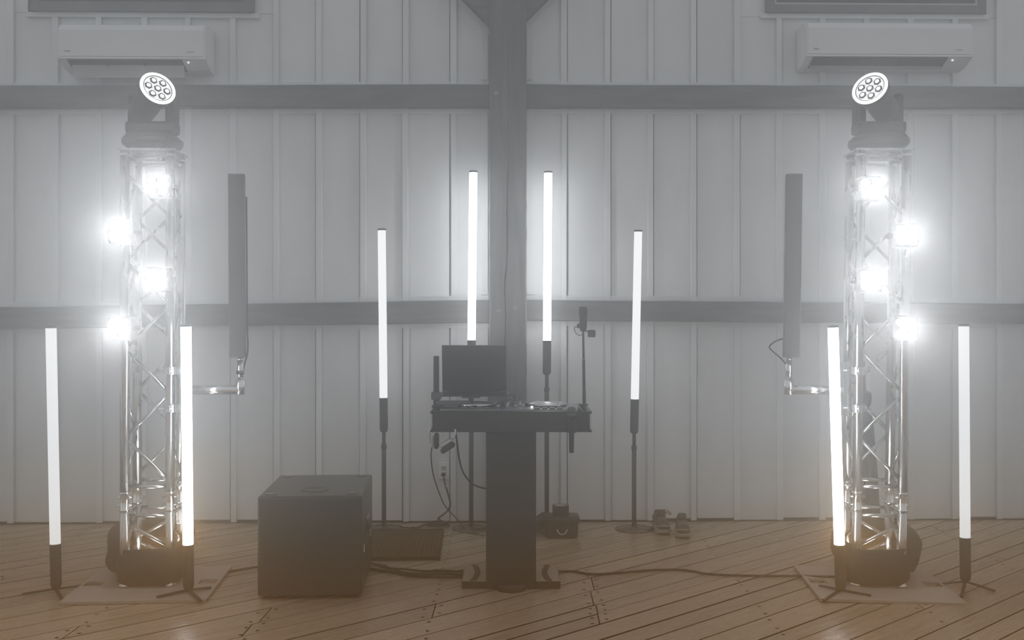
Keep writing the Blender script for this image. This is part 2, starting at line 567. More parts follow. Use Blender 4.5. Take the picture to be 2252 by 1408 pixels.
# beams: end points given at the picture's edges and at the post
BD = 0.10
def beam(name, label, pxa, ya0, ya1, pxb, yb0, yb1, ext):
    ua, ub = wu(pxa, BD), wu(pxb, BD)
    za1, za0 = wz(pxa, ya0, BD), wz(pxa, ya1, BD)
    zb1, zb0 = wz(pxb, yb0, BD), wz(pxb, yb1, BD)
    # extend outwards
    L = ub - ua
    if ext < 0:
        t = (6.4 + ua) / L
        ua2 = -6.4; za0 -= (zb0 - za0) * t; za1 -= (zb1 - za1) * t; ua = ua2
    else:
        t = (6.4 - ub) / L
        zb0 += (zb0 - za0) * t; zb1 += (zb1 - za1) * t; ub = 6.4
    b = MB()
    N = 24
    rings = []
    br = random.Random(name)
    for i in range(N + 1):
        t = i / N
        u = ua + (ub - ua) * t
        z0 = za0 + (zb0 - za0) * t + br.uniform(-.0025, .0025); z1 = za1 + (zb1 - za1) * t + br.uniform(-.0025, .0025)
        c = 0.006
        rings.append([Vector((u, 0.0, z0)), Vector((u, -BD + c, z0)), Vector((u, -BD, z0 + c)), Vector((u, -BD, z1 - c)), Vector((u, -BD + c, z1)), Vector((u, 0.0, z1))])
    b.loft(rings, smooth=False)
    o = b.build(name, M['beam'])
    o.matrix_world = WALL_M
    struct(o, label)
    # painted strips on the wall above and below
    for top in (0, 1):
        s = MB()
        rg = []
        for i in (0, 1):
            u = (ua, ub)[i]
            z = ((za1, zb1)[i] if top else (za0, zb0)[i])
            a, b2 = (z, z + 0.034) if top else (z - 0.034, z)
            rg.append([Vector((u, -0.0005, a)), Vector((u, -0.022, a)), Vector((u, -0.022, b2)), Vector((u, -0.0005, b2))])
        s.loft(rg, smooth=False)
        s.build('trim_strip', M['wall'], wall)
    return o
beam('trim_1', 'upper dark timber beam left of the post', 0, 188, 236, 1075, 185, 234, -1)
beam('trim_2', 'upper dark timber beam right of the post', 1157, 185, 235, 2252, 190, 236, 1)
beam('trim_3', 'middle dark timber beam left of the post', 0, 676, 724, 1075, 660, 710, -1)
beam('trim_4', 'middle dark timber beam right of the post', 1157, 660, 706, 2252, 668, 712, 1)

# post with a long drying crack down its face
PD = 0.17
pu0, pu1 = wu(1075, PD), wu(1157, PD)
post_b = MB()
prng = random.Random(11)
crack_pts = [(0, 1117, 0), (360, 1117, 0.2), (420, 1114, 1), (520, 1115, 1), (580, 1113, 1), (630, 1109, 1), (700, 1111, .6), (790, 1109, .6), (900, 1112, .2), (1150, 1113, 0)]
def crack_at(z):
    py = HOR + (CH - z) * F / (WY0 - PD)
    if py < 0: return wu(1117, PD), 0
    for (a, xa, wa), (b, xb, wb) in zip(crack_pts[:-1], crack_pts[1:]):
        if a <= py <= b:
            t = (py - a) / (b - a)
            return wu(xa + (xb - xa) * t, PD), wa + (wb - wa) * t
    return wu(1113, PD), 0
rings = []
NZ = 90
for i in range(NZ + 1):
    z = 0.0 + 4.8 * i / NZ
    cu, cw = crack_at(z)
    cu += prng.uniform(-.002, .002)
    w = 0.0008 + 0.0060 * cw * prng.uniform(.5, 1.2)
    d = 0.002 + 0.03 * cw
    j = prng.uniform(-.002, .002)
    c = 0.007
    rings.append([Vector((pu0 + j, 0, z)), Vector((pu0 + j, -PD + c, z)), Vector((pu0 + c + j, -PD, z)), Vector((cu - w, -PD, z)), Vector((cu, -PD + d, z)), Vector((cu + w, -PD, z)),
                  Vector((pu1 - c + j, -PD, z)), Vector((pu1 + j, -PD + c, z)), Vector((pu1 + j, 0, z))])
post_b.loft(rings, smooth=False)
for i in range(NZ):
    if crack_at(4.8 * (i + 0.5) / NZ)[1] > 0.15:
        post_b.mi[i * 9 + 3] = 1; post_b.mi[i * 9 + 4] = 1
post = post_b.build('trim_5', [M['post'], M['crack']])
post.matrix_world = WALL_M
struct(post, 'square dark timber post in the middle of the wall')
for px, py in ((1096, 683), (1132, 677), (1090, 205)):
    MB().cyl((wu(px, PD), -PD - 0.010, wz(px, py, PD)), (wu(px, PD), -PD + 0.02, wz(px, py, PD)), 0.016, 0.017, 8, smooth=False).build('peg', M['peg'], post)
for sgn, px in ((-1, 1066), (1, 1165)):
    for z0, z1 in ((0.01, wz(px, 722)), (wz(px, 648), wz(px, 248)), (wz(px, 176), 3.45)):
        u = wu(px)
        MB().bb((u - 0.022, -0.014, z0), (u + 0.022, 0.0, z1)).build('trim_strip', M['wall'], wall)
# knee braces at the head of the post
for nm, sgn, px, py, lab in (('trim_6', -1, 1075, 52, 'dark diagonal knee brace left of the post'), ('trim_7', 1, 1157, 40, 'dark diagonal knee brace right of the post')):
    u = wu(px, 0.14); z = wz(px, py, 0.14)
    d = 0.26
    poly = [(u, z), (u + sgn * 1.2, z + 1.2 * 1.02), (u + sgn * 1.2, z + 1.2 * 1.02 + d), (u, z + d)]
    b = MB().prism(poly, 'y', -0.14, -0.004)
    o = b.build(nm, M['beam']); o.matrix_world = WALL_M
    struct(o, lab)
    k = 0.034 * 1.42
    MB().prism([(u, z - k), (u + sgn * 1.2, z + 1.224 - k), (u + sgn * 1.2, z + 1.224), (u, z)], 'y', -0.013, 0.0).build('trim_strip', M['wall'], wall)

# windows (only their lower edges are in the picture)
def window(n, p0, p1, ybot, lab):
    u0, u1 = wu(p0, 0.05), wu(p1, 0.05)
    z0 = wz((p0 + p1) / 2, ybot, 0.05)
    root = bpy.data.objects.new('window_%d' % n, None)
    COL.objects.link(root)
    root.matrix_world = WALL_M @ Matrix.Translation(((u0 + u1) / 2, 0, z0))
    struct(root, lab)
    w = u1 - u0; h = 1.15
    fw = 0.055
    for a, b in (((-w / 2, -0.055, 0), (w / 2, 0.0, fw)), ((-w / 2, -0.055, h - fw), (w / 2, 0.0, h)),
                 ((-w / 2, -0.055, fw), (-w / 2 + fw, 0.0, h - fw)), ((w / 2 - fw, -0.055, fw), (w / 2, 0.0, h - fw))):
        MB().bb(a, b).build('window_frame', M['winframe'], root)
    q = fw + 0.014
    for a, b in (((-w / 2 + fw, -0.045, fw), (w / 2 - fw, -0.01, q)), ((-w / 2 + fw, -0.045, q), (-w / 2 + q, -0.01, h - q)),
                 ((w / 2 - q, -0.045, q), (w / 2 - fw, -0.01, h - q)), ((-w / 2 + fw, -0.045, h - q), (w / 2 - fw, -0.01, h - fw))):
        MB().bb(a, b).build('glazing_bead', M['winbead'] if n == 2 else M['winframe'], root)
    MB().bb((-w / 2 + q, -0.024, q), (w / 2 - q, -0.018, h - q)).build('pane', M['pane'], root)
    MB().bb((-w / 2 - 0.035, -0.028, -0.034), (w / 2 + 0.035, 0.0, -0.001)).build('window_sill', M['wall'], root)
window(1, 66, 557, 25, 'dark window above the left air conditioner')
window(2, 1686, 2168, 28, 'dark window above the right air conditioner')

# ------------------------------------------------------------------ air conditioners
def aircon(pl, pr, ytop, label, open_=0.0):
    dep = 0.225
    u0, u1 = wu(pl, dep), wu(pr, dep)
    pm = (pl + pr) / 2
    zt = wz(pm, ytop, dep)
    h = 0.30
    root = thing('air_conditioner', label, 'air conditioner', group='white wall air conditioners')
    root.matrix_world = WALL_M @ Matrix.Translation(((u0 + u1) / 2, -0.016, zt - h))
    w = u1 - u0
    prof = [(0, 0.0), (0, h), (-dep + 0.05, h), (-dep + 0.015, h - 0.02), (-dep, h - 0.055), (-dep, 0.075), (-dep + 0.02, 0.055), (-0.10, 0.012)]
    ol, orr = -w / 2 + 0.05, w / 2 - 0.16                    # outlet opening
    MB().prism(prof, 'x', -w / 2, ol).build('end_cap', M['acw'], root)
    MB().prism(prof, 'x', orr, w / 2).build('end_cap', M['acw'], root)
    prof2 = [(0, 0.03), (0, h), (-dep + 0.05, h), (-dep + 0.015, h - 0.02), (-dep, h - 0.055), (-dep, 0.075), (-dep + 0.016, 0.062), (-0.065, 0.03)]
    MB().prism(prof2, 'x', ol + 0.0005, orr - 0.0005).build('body', M['acw'], root)
    MB().prism([(-dep + 0.022, 0.057), (-dep + 0.022, 0.0595), (-0.066, 0.0285), (-0.066, 0.012)], 'x', ol + 0.001, orr - 0.001).build('air_outlet', M['acdark'], root)
    MB().bb((ol, -0.065, 0.0), (orr, 0.0, 0.0295)).build('back_strip', M['acw'], root)
    fp = MB().prism([(-dep - 0.008, 0.075), (-dep - 0.010, h - 0.05), (-dep + 0.012, h - 0.012), (-dep + 0.03, h - 0.012), (-dep + 0.002, h - 0.05), (-dep + 0.002, 0.075)], 'x', -w / 2 + 0.012, w / 2 - 0.012)
    fp.build('front_panel', M['acw'], root)
    MB().box((0, -dep + 0.004, 0.066), (w - 0.004, 0.02, 0.012)).build('lower_lip', M['acw'], root)
    R = Matrix.Rotation(radians(-28 if open_ else -12), 4, 'X')
    for k, xx in enumerate((ol + (orr - ol) * 0.33, ol + (orr - ol) * 0.66)):
        MB().box((xx, -0.155, 0.042), (0.005, 0.05, 0.03)).build('vane', M['acdark'], root)
    if open_:
        MB().box(((ol + orr) / 2, -0.125, -0.002), (orr - ol - 0.02, 0.012, 0.085), Matrix.Rotation(radians(14), 4, 'X')).build('louver', M['acflap'], root)
    else:
        MB().box(((ol + orr) / 2, -0.105, 0.012), (orr - ol - 0.02, 0.030, 0.006), Matrix.Rotation(radians(-25), 4, 'X')).build('louver', M['acflap'], root)
    MB().cyl((orr + 0.035, -dep + 0.045, 0.047), (orr + 0.035, -dep + 0.03, 0.043), 0.006, None, 10).build('indicator_light', M['indicator'], root)
    MB().box((-w / 2 + 0.065, -dep - 0.0105, 0.108), (0.038, 0.002, 0.009)).build('printed_mark', M['acmark'], root)
    MB().box((w / 2 - 0.10, -dep - 0.0105, 0.105), (0.05, 0.002, 0.0045)).build('printed_mark', M['acmark'], root)
    return root
aircon(128, 452, 52, 'white wall air conditioner left of the post, with its flap hanging open', 1.0)
aircon(1770, 2136, 48, 'white wall air conditioner right of the post, above the right truss tower', 0.0)

# ------------------------------------------------------------------ truss towers
HC = 0.118
def truss(label, loc, rz, lean, flip, sticker):
    root = thing('truss_tower', label, 'truss', loc, rz, 'silver box-truss towers')
    root.rotation_euler = (0, lean, rz)
    cs = {'fl': (-HC, -HC), 'fr': (HC, -HC), 'bl': (-HC, HC), 'br': (HC, HC)}
    # base plate with hand slots
    px0, px1, py0, py1 = -0.363, 0.363, -0.40, 0.30
    b = MB()
    t0, t1 = 0.0, 0.014
    sx, sw, sy0, sy1 = 0.30, 0.045, -0.09, 0.005
    b.bb((px0, py0, t0), (px1, sy0, t1)); b.bb((px0, sy1, t0), (px1, py1, t1))
    b.bb((px0, sy0, t0), (-sx - sw / 1, sy1, t1)) if px0 < -sx - sw else None
    b.bb((-sx + sw, sy0, t0), (sx - sw, sy1, t1))
    b.bb((sx + sw, sy0, t0), (px1, sy1, t1))
    b.build('base_plate', M['plate'], root)
    for x, y in cs.values():
        MB().lathe([(0.030, 0.0145), (0.030, 0.026), (0.020, 0.030), (0.020, 0.045), (0.026, 0.05), (0.026, 0.055)], (x, y, 0), 16).build('foot', M['steel'], root)
        MB().cyl((x, y, 0.055), (x, y, 0.418), 0.025, None, 24).build('chord', M['alu'], root)
        MB().cyl((x, y, 0.512), (x, y, 2.30), 0.025, None, 24).build('chord', M['alu'], root)
        cp = MB().lathe([(0.0275, 0.414), (0.0275, 0.424), (0.0235, 0.426), (0.0235, 0.504), (0.0275, 0.506), (0.0275, 0.516)], (x, y, 0), 20).build('coupler', M['steel'], root)
        for zz in (0.445, 0.487):
            dx = math.copysign(1, x)
            pn = MB().cyl((x - dx * 0.036, y, zz), (x + dx * 0.040, y, zz), 0.0055, None, 8)
            pn.ring((x - dx * 0.036, y, zz), (0, 1, 0), 0.009, 0.004, 0.003, 12)
            pn.build('pin', M['steel'], cp)
        MB().lathe([(0.027, 2.296), (0.027, 2.31), (0.022, 2.312), (0.022, 2.326)], (x, y, 0), 16).build('spigot', M['steel'], root)
    def br(a, za, b_, zb, r=0.0095):
        A = Vector((*cs[a], za)); B = Vector((*cs[b_], zb))
        d = (B - A).normalized()
        MB().cyl(A + d * 0.022, B - d * 0.022, r, None, 12).build('brace', M['alu'], root)
    sides = (('fl', 'fr'), ('bl', 'br'), ('fl', 'bl'), ('fr', 'br'))
    for z in (0.39, 0.5425, 2.281):
        for a, b_ in sides: br(a, z, b_, z)
    zs = [0.5705 + 0.234 * i for i in range(8)]
    for i in range(7):
        e = (i % 2 == 0)
        br('fr' if e else 'fl', zs[i], 'fl' if e else 'fr', zs[i + 1])
        br('bl' if e else 'br', zs[i], 'br' if e else 'bl', zs[i + 1])
        br('fl' if e else 'bl', zs[i], 'bl' if e else 'fl', zs[i + 1])
        br('br' if e else 'fr', zs[i], 'fr' if e else 'br', zs[i + 1])
    L, R_ = ('fr', 'fl') if flip else ('fl', 'fr')
    BL, BR = ('br', 'bl') if flip else ('bl', 'br')
    for a, b_, z0, z1 in ((L, R_, .351, .223), (R_, L, .205, .09), (BR, BL, .351, .223), (BL, BR, .205, .09), (L, BL, .223, .345), (R_, BR, .345, .223), (BL, L, .205, .09), (BR, R_, .205, .09)):
        br(a, z0, b_, z1)
    MB().box((0, 0, 2.331), (0.30, 0.30, 0.010)).build('top_plate', M['alu'], root)
    if sticker:
        x, y = cs['br']
        b = MB()
        seg = 6
        for zz0, zz1, mi in ((0.30, 0.40, 0),):
            rg = []
            for z in (zz0, zz1):
                rg.append([Vector((x + 0.0256 * cos(a), y + 0.0256 * sin(a), z)) for a in [radians(-150 + 14 * k) for k in range(seg)]])
            vs = rg[0] + rg[1]
            b.add(vs, [(k, k + 1, seg + k + 1, seg + k) for k in range(seg - 1)])
        st = b.build('sticker', M['white'], root)
        ang = radians(-112)
        c = Vector((x + 0.026 * cos(ang), y + 0.026 * sin(ang), 0.314))
        MB().ring(c, (cos(ang), sin(ang), 0), 0.008, 0.005, 0.0006, 16).build('ring_mark', M['slot'], st)
        k = MB()
        for q in range(7):
            k.box((x + 0.0262 * cos(ang), y + 0.0262 * sin(ang), 0.33 + q * 0.009), (0.006, 0.002, 0.004), Matrix.Rotation(ang + pi / 2, 4, 'Z'))
        k.build('printed_mark', M['acmark'], st)
    # uplight standing inside the foot
    return root
TL = Vector((-1.934, 5.55, 0)); TR = Vector((1.945, 5.55, 0))
rzl, rzr = radians(4.4), radians(-4.2)
def tower_org(front_mid, rz):
    return front_mid + Vector((-sin(rz) * HC, cos(rz) * HC, 0))
OL, OR = tower_org(TL, rzl), tower_org(TR, rzr)
truss('silver box-truss tower on a grey plate left of the subwoofer', OL, rzl, 0.0, False, True)
truss('silver box-truss tower on a grey plate at the right, leaning slightly right', OR, rzr, radians(0.7), True, False)

def uplight(org, label):
    root = thing('uplight', label, 'spotlight', (org.x, org.y, 0.0145), 0, 'uplights inside the truss feet')
    MB().lathe([(0.062, 0.0), (0.066, 0.02), (0.066, 0.075), (0.058, 0.085), (0.055, 0.085)], (0, 0, 0), 24).build('housing', M['black'], root)
    MB().cyl((0, 0, 0.086), (0, 0, 0.088), 0.054, None, 24).build('lens', M['up'], root)
uplight(OL, 'small black uplight standing inside the foot of the left truss tower')
uplight(OR, 'small black uplight standing inside the foot of the right truss tower')

# black cloth sleeve bunched round each foot
def sleeve(org, rz, label, seed, up):
    r = random.Random(seed)
    root_loc = (org.x, org.y, 0.0145)
    rings = []
    N = 9
    seg = 48
    ph = r.random() * 6
    for side in (0, 1):
        lst = []
        for i in range(N):
            t = i / (N - 1)
            z = 0.006 + 0.196 * t
            ring = []
            for k, v in enumerate(se(0, 0, 0, 1, 1, 5.0, seg)):
                a = 2 * pi * k / seg
                bul = 0.155 + 0.016 * sin(pi * min(1, t * 1.1)) + 0.003 * sin(9 * t * 2 + 3 * a + ph) + 0.002 * sin(17 * t + 5 * a)
                if t < 0.15: bul -= 0.012 * (0.15 - t) / 0.15
                bul -= 0.006 * side
                rise = up * 0.022 * max(0, (cos(a))) ** 3 * t if up > 0 else -up * 0.022 * max(0, -cos(a)) ** 3 * t
                lowr = (0.012 * (1 - abs(v.x)) ** 0.5 - 0.0) * 0
                ring.append(Vector((v.x * bul, v.y * bul, z + rise + 0.003 * sin(4 * a + ph) * t)))
            lst.append(ring)
        rings.append(lst)
    path = rings[0] + list(reversed(rings[1]))
    b = MB().loft(path, True, caps=False)
    o = b.build('cloth_sleeve', M['cloth'], None, root_loc, (0, 0, rz))
    tag(o, label, 'cloth', 'black cloth sleeves round the truss feet')
sleeve(OL, rzl, 'black cloth sleeve wrapped round the foot of the left truss tower', 1, 1)
sleeve(OR, rzr, 'black cloth sleeve wrapped round the foot of the right truss tower', 2, -1)

def blob(b, c, d, n, seed, amp=0.01):
    r = random.Random(seed)
    ph = [r.random() * 6 for _ in range(6)]
    rings = []
    K = 14
    for i in range(K + 1):
        t = -1 + 2 * i / K
        z = c[2] + d[2] * t
        s = max(0.06, (1 - abs(t) ** n)) ** (1 / n)
        ring = []
        for v in se(0, 0, 0, 1, 1, 3.2, 30):
            w = amp * (sin(5 * v.x + ph[0] + 3 * t) + sin(4 * v.y + ph[1] + 4 * t) + 0.6 * sin(9 * v.x + 7 * t + ph[2]))
            ring.append(Vector((c[0] + v.x * (d[0] * s + w), c[1] + v.y * (d[1] * s + w), z + 0.5 * w)))
        rings.append(ring)
    b.loft(rings, True)
    return b
def sandbag(cx, sg, label, seed):
    b = MB()
    blob(b, (sg * 0.03, 0.15, 0.14), (0.18, 0.09, 0.14), 3.0, seed, 0.005)
    blob(b, (sg * 0.215, 0.07, 0.135), (0.06, 0.17, 0.135), 2.6, seed + 4, 0.005)
    root = thing('sandbag', label, 'sandbag', (cx, 5.80, 0.016), 0, 'black sandbags on the tower plates')
    b.build('bag', M['bag'], root)
    MB().tube(smooth_path([(sg * 0.2, 0.03, 0.262), (sg * 0.19, 0.06, 0.295), (sg * 0.13, 0.12, 0.30), (sg * 0.08, 0.15, 0.275)]), 0.011, 8).build('handle', M['bag'], root)
sandbag(-1.965, -1, 'bulging black sandbag behind and left of the left truss foot', 3)
sandbag(1.975, 1, 'bulging black sandbag behind and right of the right truss foot', 8)

# ------------------------------------------------------------------ four-lens spotlights
spot0 = None
def make_spot():
    root = thing('spotlight', 'x', 'spotlight')
    MB().rbox((0, 0.03, 0), (0.128, 0.075, 0.128), 0.016, 2).build('housing', M['black'], root)
    MB().box((0, 0.085, 0), (0.09, 0.035, 0.09)).build('heat_sink', M['black'], root)
    for sx in (-1, 1):
        for sz in (-1, 1):
            x, z = sx * 0.0305, sz * 0.029
            ln = MB().cyl((x, -0.012, z), (x, -0.0105, z), 0.0215, None, 20).build('lens', M['par'], root)
            MB().ring((x, -0.0145, z), (0, 1, 0), 0.0262, 0.0220, 0.012, 20).build('bezel', M['black'], root)
    b = MB()
    b.bb((-0.072, 0.02, -0.012), (-0.066, 0.09, 0.012)); b.bb((0.066, 0.02, -0.012), (0.072, 0.09, 0.012)); b.bb((-0.072, 0.084, -0.012), (0.072, 0.09, 0.012))
    b.build('bracket', M['blackmat'], root)
    MB().cyl((0, 0.09, 0), (0, 0.112, 0), 0.012, None, 10).build('clamp', M['steel'], root)
    return root
spot0 = make_spot()
spots = [(348, 408, 'topmost lit four-lens spotlight on the left truss tower'), (264, 510, 'upper of the two lit spotlights hung on the outer side of the left truss tower'),
         (346, 615, 'lit spotlight on the left truss tower below the topmost one, same side'), (263, 722, 'lowest lit four-lens spotlight on the left truss tower'),
         (1916, 415, 'topmost lit four-lens spotlight on the right truss tower'), (1994, 518, 'upper of the two lit spotlights hung on the outer side of the right truss tower'),
         (1914, 617, 'lit spotlight on the right truss tower below the topmost one, same side'), (1992, 722, 'lowest lit four-lens spotlight on the right truss tower')]
for i, (px, py, lab) in enumerate(spots):
    o = spot0 if i == 0 else copy_tree(spot0)
    p = at(px, py, 5.405)
    o.location = p
    tag(o, lab, 'spotlight', 'four-lens spotlights on the towers')

# ------------------------------------------------------------------ moving heads
def moving_head(org, ztop, dirn, label, lean, fpx):
    root = thing('moving_head', label, 'moving head', (org.x + lean * ztop, org.y - 0.01, ztop), 0, 'moving-head lights on the towers')
    rings = []
    for z, hx, hy, n in ((0.0, .118, .118, 5), (0.012, .122, .122, 4), (0.028, .146, .135, 3), (0.045, .153, .138, 3), (0.062, .150, .135, 3), (0.076, .128, .125, 4), (0.088, .118, .118, 5), (0.094, .105, .10, 5)):
        rings.append(se(0, 0, z, hx, hy, n, 32))
    MB().loft(rings, False).build('base', M['blackmat'], root)
    b = MB()
    b.rbox((0, 0, 0.125), (0.262, 0.13, 0.062), 0.014, 2)
    b.build('yoke', M['blackmat'], root)
    for sx in (-1, 1):
        MB().rbox((sx * 0.101, 0.012, 0.215), (0.054, 0.10, 0.19), 0.016, 2).build('yoke_arm', M['blackmat'], root)
    vd = Vector((org.x, 5.47, 2.64 - CH)).normalized()
    rv = vd.cross(Vector((0, 0, 1))).normalized(); uv = rv.cross(vd)
    n = (0.755 * -vd + 0.656 * (0.53 * dirn * rv + 0.85 * uv)).normalized()
    fcw = at(fpx, 195, 5.47) - root.location
    piv = fcw - n * 0.1165
    Q = n.to_track_quat('Z', 'X').to_matrix()
    hb = MB()
    prof = [(0.05, -0.13), (0.069, -0.115), (0.0722, -0.06), (0.0722, 0.01), (0.076, 0.04), (0.092, 0.082), (0.0955, 0.105), (0.0955, 0.116)]
    rings = [[piv + Q @ Vector((r * cos(2 * pi * k / 32), r * sin(2 * pi * k / 32), z)) for k in range(32)] for r, z in prof]
    hb.loft(rings, True)
    head = hb.build('head', M['blackmat'], root)
    fc = piv + n * 0.1165
    MB().ring(fc, n, 0.0945, 0.078, 0.006, 40).build('light_ring', M['ring'], head)
    MB().cyl(fc - n * 0.001, fc + n * 0.002, 0.0775, None, 40).build('face', M['face'], head)
    MB().ring(fc, n, 0.0785, 0.0735, 0.0045, 40).build('bezel', M['spkcase'], head)
    for k in range(7):
        a = 0 if k == 0 else pi / 3 * k + 0.3
        rr_ = 0 if k == 0 else 0.049
        c = fc + Q @ Vector((rr_ * cos(a), rr_ * sin(a), 0.002))
        ln = MB().cyl(c, c + n * 0.004, 0.0222, 0.0195, 6, smooth=False).build('lens', M['hex'], head)
        MB().cyl(c + n * 0.0042, c + n * 0.005, 0.0125, None, 6, smooth=False).build('lens_core', M['hexin'], ln)
moving_head(OL, 2.337, 1, 'black moving-head light with seven lenses on top of the left truss tower', 0, 346.5)
moving_head(OR, 2.337, -1, 'black moving-head light with seven lenses on top of the right truss tower', tan(radians(0.7)), 1913.5)

# ------------------------------------------------------------------ column speakers and their brackets
def column(sg, px, ytop, ybot, lean, chord, label, blabel):
    Y = 5.64
    zb = at(px, ybot, Y).z; zt = at(px, ytop, Y).z
    X = at(px, 0, Y).x
    h = zt - zb
    root = thing('column_speaker', label, 'loudspeaker', (X, Y + 0.05, zb), 0, 'slim grey column loudspeakers')
    root.rotation_euler = (0, lean, radians(-sg * 11.0))
    MB().rbox((0, -0.02, h / 2), (0.088, 0.065, h), 0.004, 2).build('cabinet', M['spkcase'], root)
    MB().rbox((0, -0.0535, h / 2), (0.080, 0.004, h - 0.016), 0.0015, 1).build('grille', M['spk'], root)
    if sg < 0:
        pts = [(0.049, 0.0, h * 0.88), (0.050, 0.0, h * 0.6), (0.050, 0.0, h * 0.2), (0.052, 0.0, 0.04), (0.036, 0.012, -0.03), (0.02, 0.02, -0.10), (0.018, 0.02, -0.125)]
    else:
        pts = [(-0.046, 0.0, 0.10), (-0.085, -0.01, 0.085), (-0.115, -0.01, 0.055), (-0.09, 0.0, 0.025), (-0.05, 0.01, -0.01), (-0.02, 0.02, -0.05), (0.0, 0.024, -0.11)]
    MB().tube(smooth_path(pts), 0.0045, 8).build('cable', M['cable'], root)
    MB().cyl((0.012 * -sg, 0, -0.022), (0.012 * -sg, 0, 0.0), 0.0145, None, 14).build('pole_socket', M['steel'], root)
    # bracket: clamp plate on the inner front chord, arm, elbow and upright
    px2 = X + 0.012 * -sg
    br = thing('speaker_bracket', blabel, 'bracket', (chord.x, chord.y, 1.046), 0, 'steel speaker brackets')
    dx = px2 - chord.x
    dy = (Y + 0.05) - chord.y
    za = 0.0
    s = 1 if dx > 0 else -1
    pl = MB().rbox((s * 0.048, dy * 0.5, 0.012), (0.012, 0.11, 0.29), 0.003, 1)
    pl.build('clamp_plate', M['alu'], br)
    for dz in (-0.088, 0.112):
        cpl = MB().ring((0, 0, dz - 0.02), (0, 0, 1), 0.036, 0.0262, 0.04, 20)
        cpl.box((s * 0.04, 0, dz), (0.02, 0.03, 0.038)); cpl.box((-s * 0.005, -0.036, dz), (0.03, 0.012, 0.034))
        hc = cpl.build('half_coupler', M['alu'], br)
        MB().cyl((-s * 0.05, -0.034, dz), (s * 0.02, -0.034, dz), 0.005, None, 8).build('bolt', M['steel'], hc)
        MB().cyl((s * 0.052, dy * 0.5 - 0.02, dz), (s * 0.066, dy * 0.5 - 0.02, dz), 0.007, None, 6, smooth=False).build('bolt', M['steel'], hc)
    MB().cyl((s * 0.054, dy, za), (dx - s * 0.0, dy, za), 0.0245, None, 24).build('arm', M['steel'], br)
    MB().cyl((s * 0.054, dy, za), (s * 0.066, dy, za), 0.032, None, 20).build('flange', M['steel'], br)
    eb = MB().cyl((dx, dy, za - 0.0245), (dx, dy, za + 0.055), 0.0245, None, 24)
    eb.build('elbow', M['steel'], br)
    MB().cyl((dx, dy, za + 0.055), (dx, dy, zb - 1.046 - 0.018), 0.0175, 0.0165, 18).build('upright', M['steel'], br)
    if sg < 0:
        MB().cyl((dx, dy, za + 0.085), (dx, dy, za + 0.105), 0.021, None, 16).build('hook_strap', M['cable'], br)
def chord_pos(org, rz, sx):
    return org + Vector((cos(rz) * sx * HC + sin(rz) * HC, sin(rz) * sx * HC - cos(rz) * HC, 0))
CLi = chord_pos(OL, rzl, 1); CRi = chord_pos(OR, rzr, -1)
CRi.x += 0.012
column(-1, 518, 382, 787, radians(-0.3), CLi, 'slim grey column loudspeaker beside the left truss tower', 'L-shaped steel bracket clamped to the left truss tower')
column(1, 1745, 382, 787, radians(0.8), CRi, 'slim grey column loudspeaker beside the right truss tower', 'L-shaped steel bracket clamped to the right truss tower')

# ------------------------------------------------------------------ light tubes
TLEN = 1.13
def make_tube(m, tripod):
    root = thing('light_tube', 'x', 'light tube')
    z0 = 0.0
    r = 0.027
    MB().lathe([(0.018, 0.0), (0.024, 0.006), (0.0285, 0.02), (0.0285, 0.225), (0.027, 0.232)], (0, 0, 0), 24).build('handle', M['black'], root)
    MB().cyl((0, 0, 0.232), (0, 0, 0.232 + TLEN), r, None, 28).build('tube', m, root)
    MB().cyl((0, 0, 0.232 + TLEN), (0, 0, 0.232 + TLEN + 0.012), r + 0.0006, None, 28).build('end_cap', M['black'], root)
    return root
def place_tube(root, top, bot, label, tripod=None):
    d = (top - bot).normalized()
    root.location = bot - d * 0.232
    root.rotation_euler = d.to_track_quat('Z', 'Y').to_euler()
    tag(root, label, 'light tube', 'glowing light tubes on stands')
    if tripod is not None:
        base = root.location
        inv = Matrix.LocRotScale(root.location, root.rotation_euler, None).inverted()
        hub = MB().cyl(inv @ (base + d * 0.004), inv @ Vector((base.x, base.y, base.z - 0.012)), 0.013, 0.011, 12)
        hub.build('hub', M['black'], root)
        for px, py, zf in tripod:
            p = fl(px, py, zf + 0.006)
            a = Vector((base.x, base.y, base.z - 0.004))
            dd = (p - a)
            rot = dd.to_track_quat('X', 'Z').to_matrix()
            b = MB().box(inv @ ((a + p) / 2), (dd.length, 0.016, 0.008), inv.to_3x3() @ rot)
            b.build('leg', M['black'], root)
front = [((112, 722), (121.5, 1193), 5.48, 'tube_lo', 'lit light tube at the far left edge, standing on a small tripod', [(48, 1307, 0), (138, 1320, 0), (175, 1289, 0)]),
         ((409, 719), (413.5, 1195), 5.43, 'tube_hi', 'bright light tube standing on the left truss plate', [(442, 1322, .015), (464, 1292, .015), (345, 1313, .015)]),
         ((1832, 721), (1846, 1195), 5.45, 'tube_hi', 'bright light tube standing on the right truss plate', [(1812, 1321, .015), (1802, 1288, .015), (1915, 1310, .015)]),
         ((2119.5, 718), (2122.5, 1187), 5.60, 'tube_lo', 'lit light tube at the far right edge, standing on a small tripod', [(2070, 1284, 0), (2114, 1313, 0), (2188, 1300, 0)])]
for (tx, ty), (bx, by), Y, mk, lab, tri in front:
    t = make_tube(M[mk], True)
    p1 = at(bx, by, Y); p0 = at(tx, ty, Y)
    p1 = p0 + (p1 - p0).normalized() * TLEN
    place_tube(t, p0, p1, lab, tri)
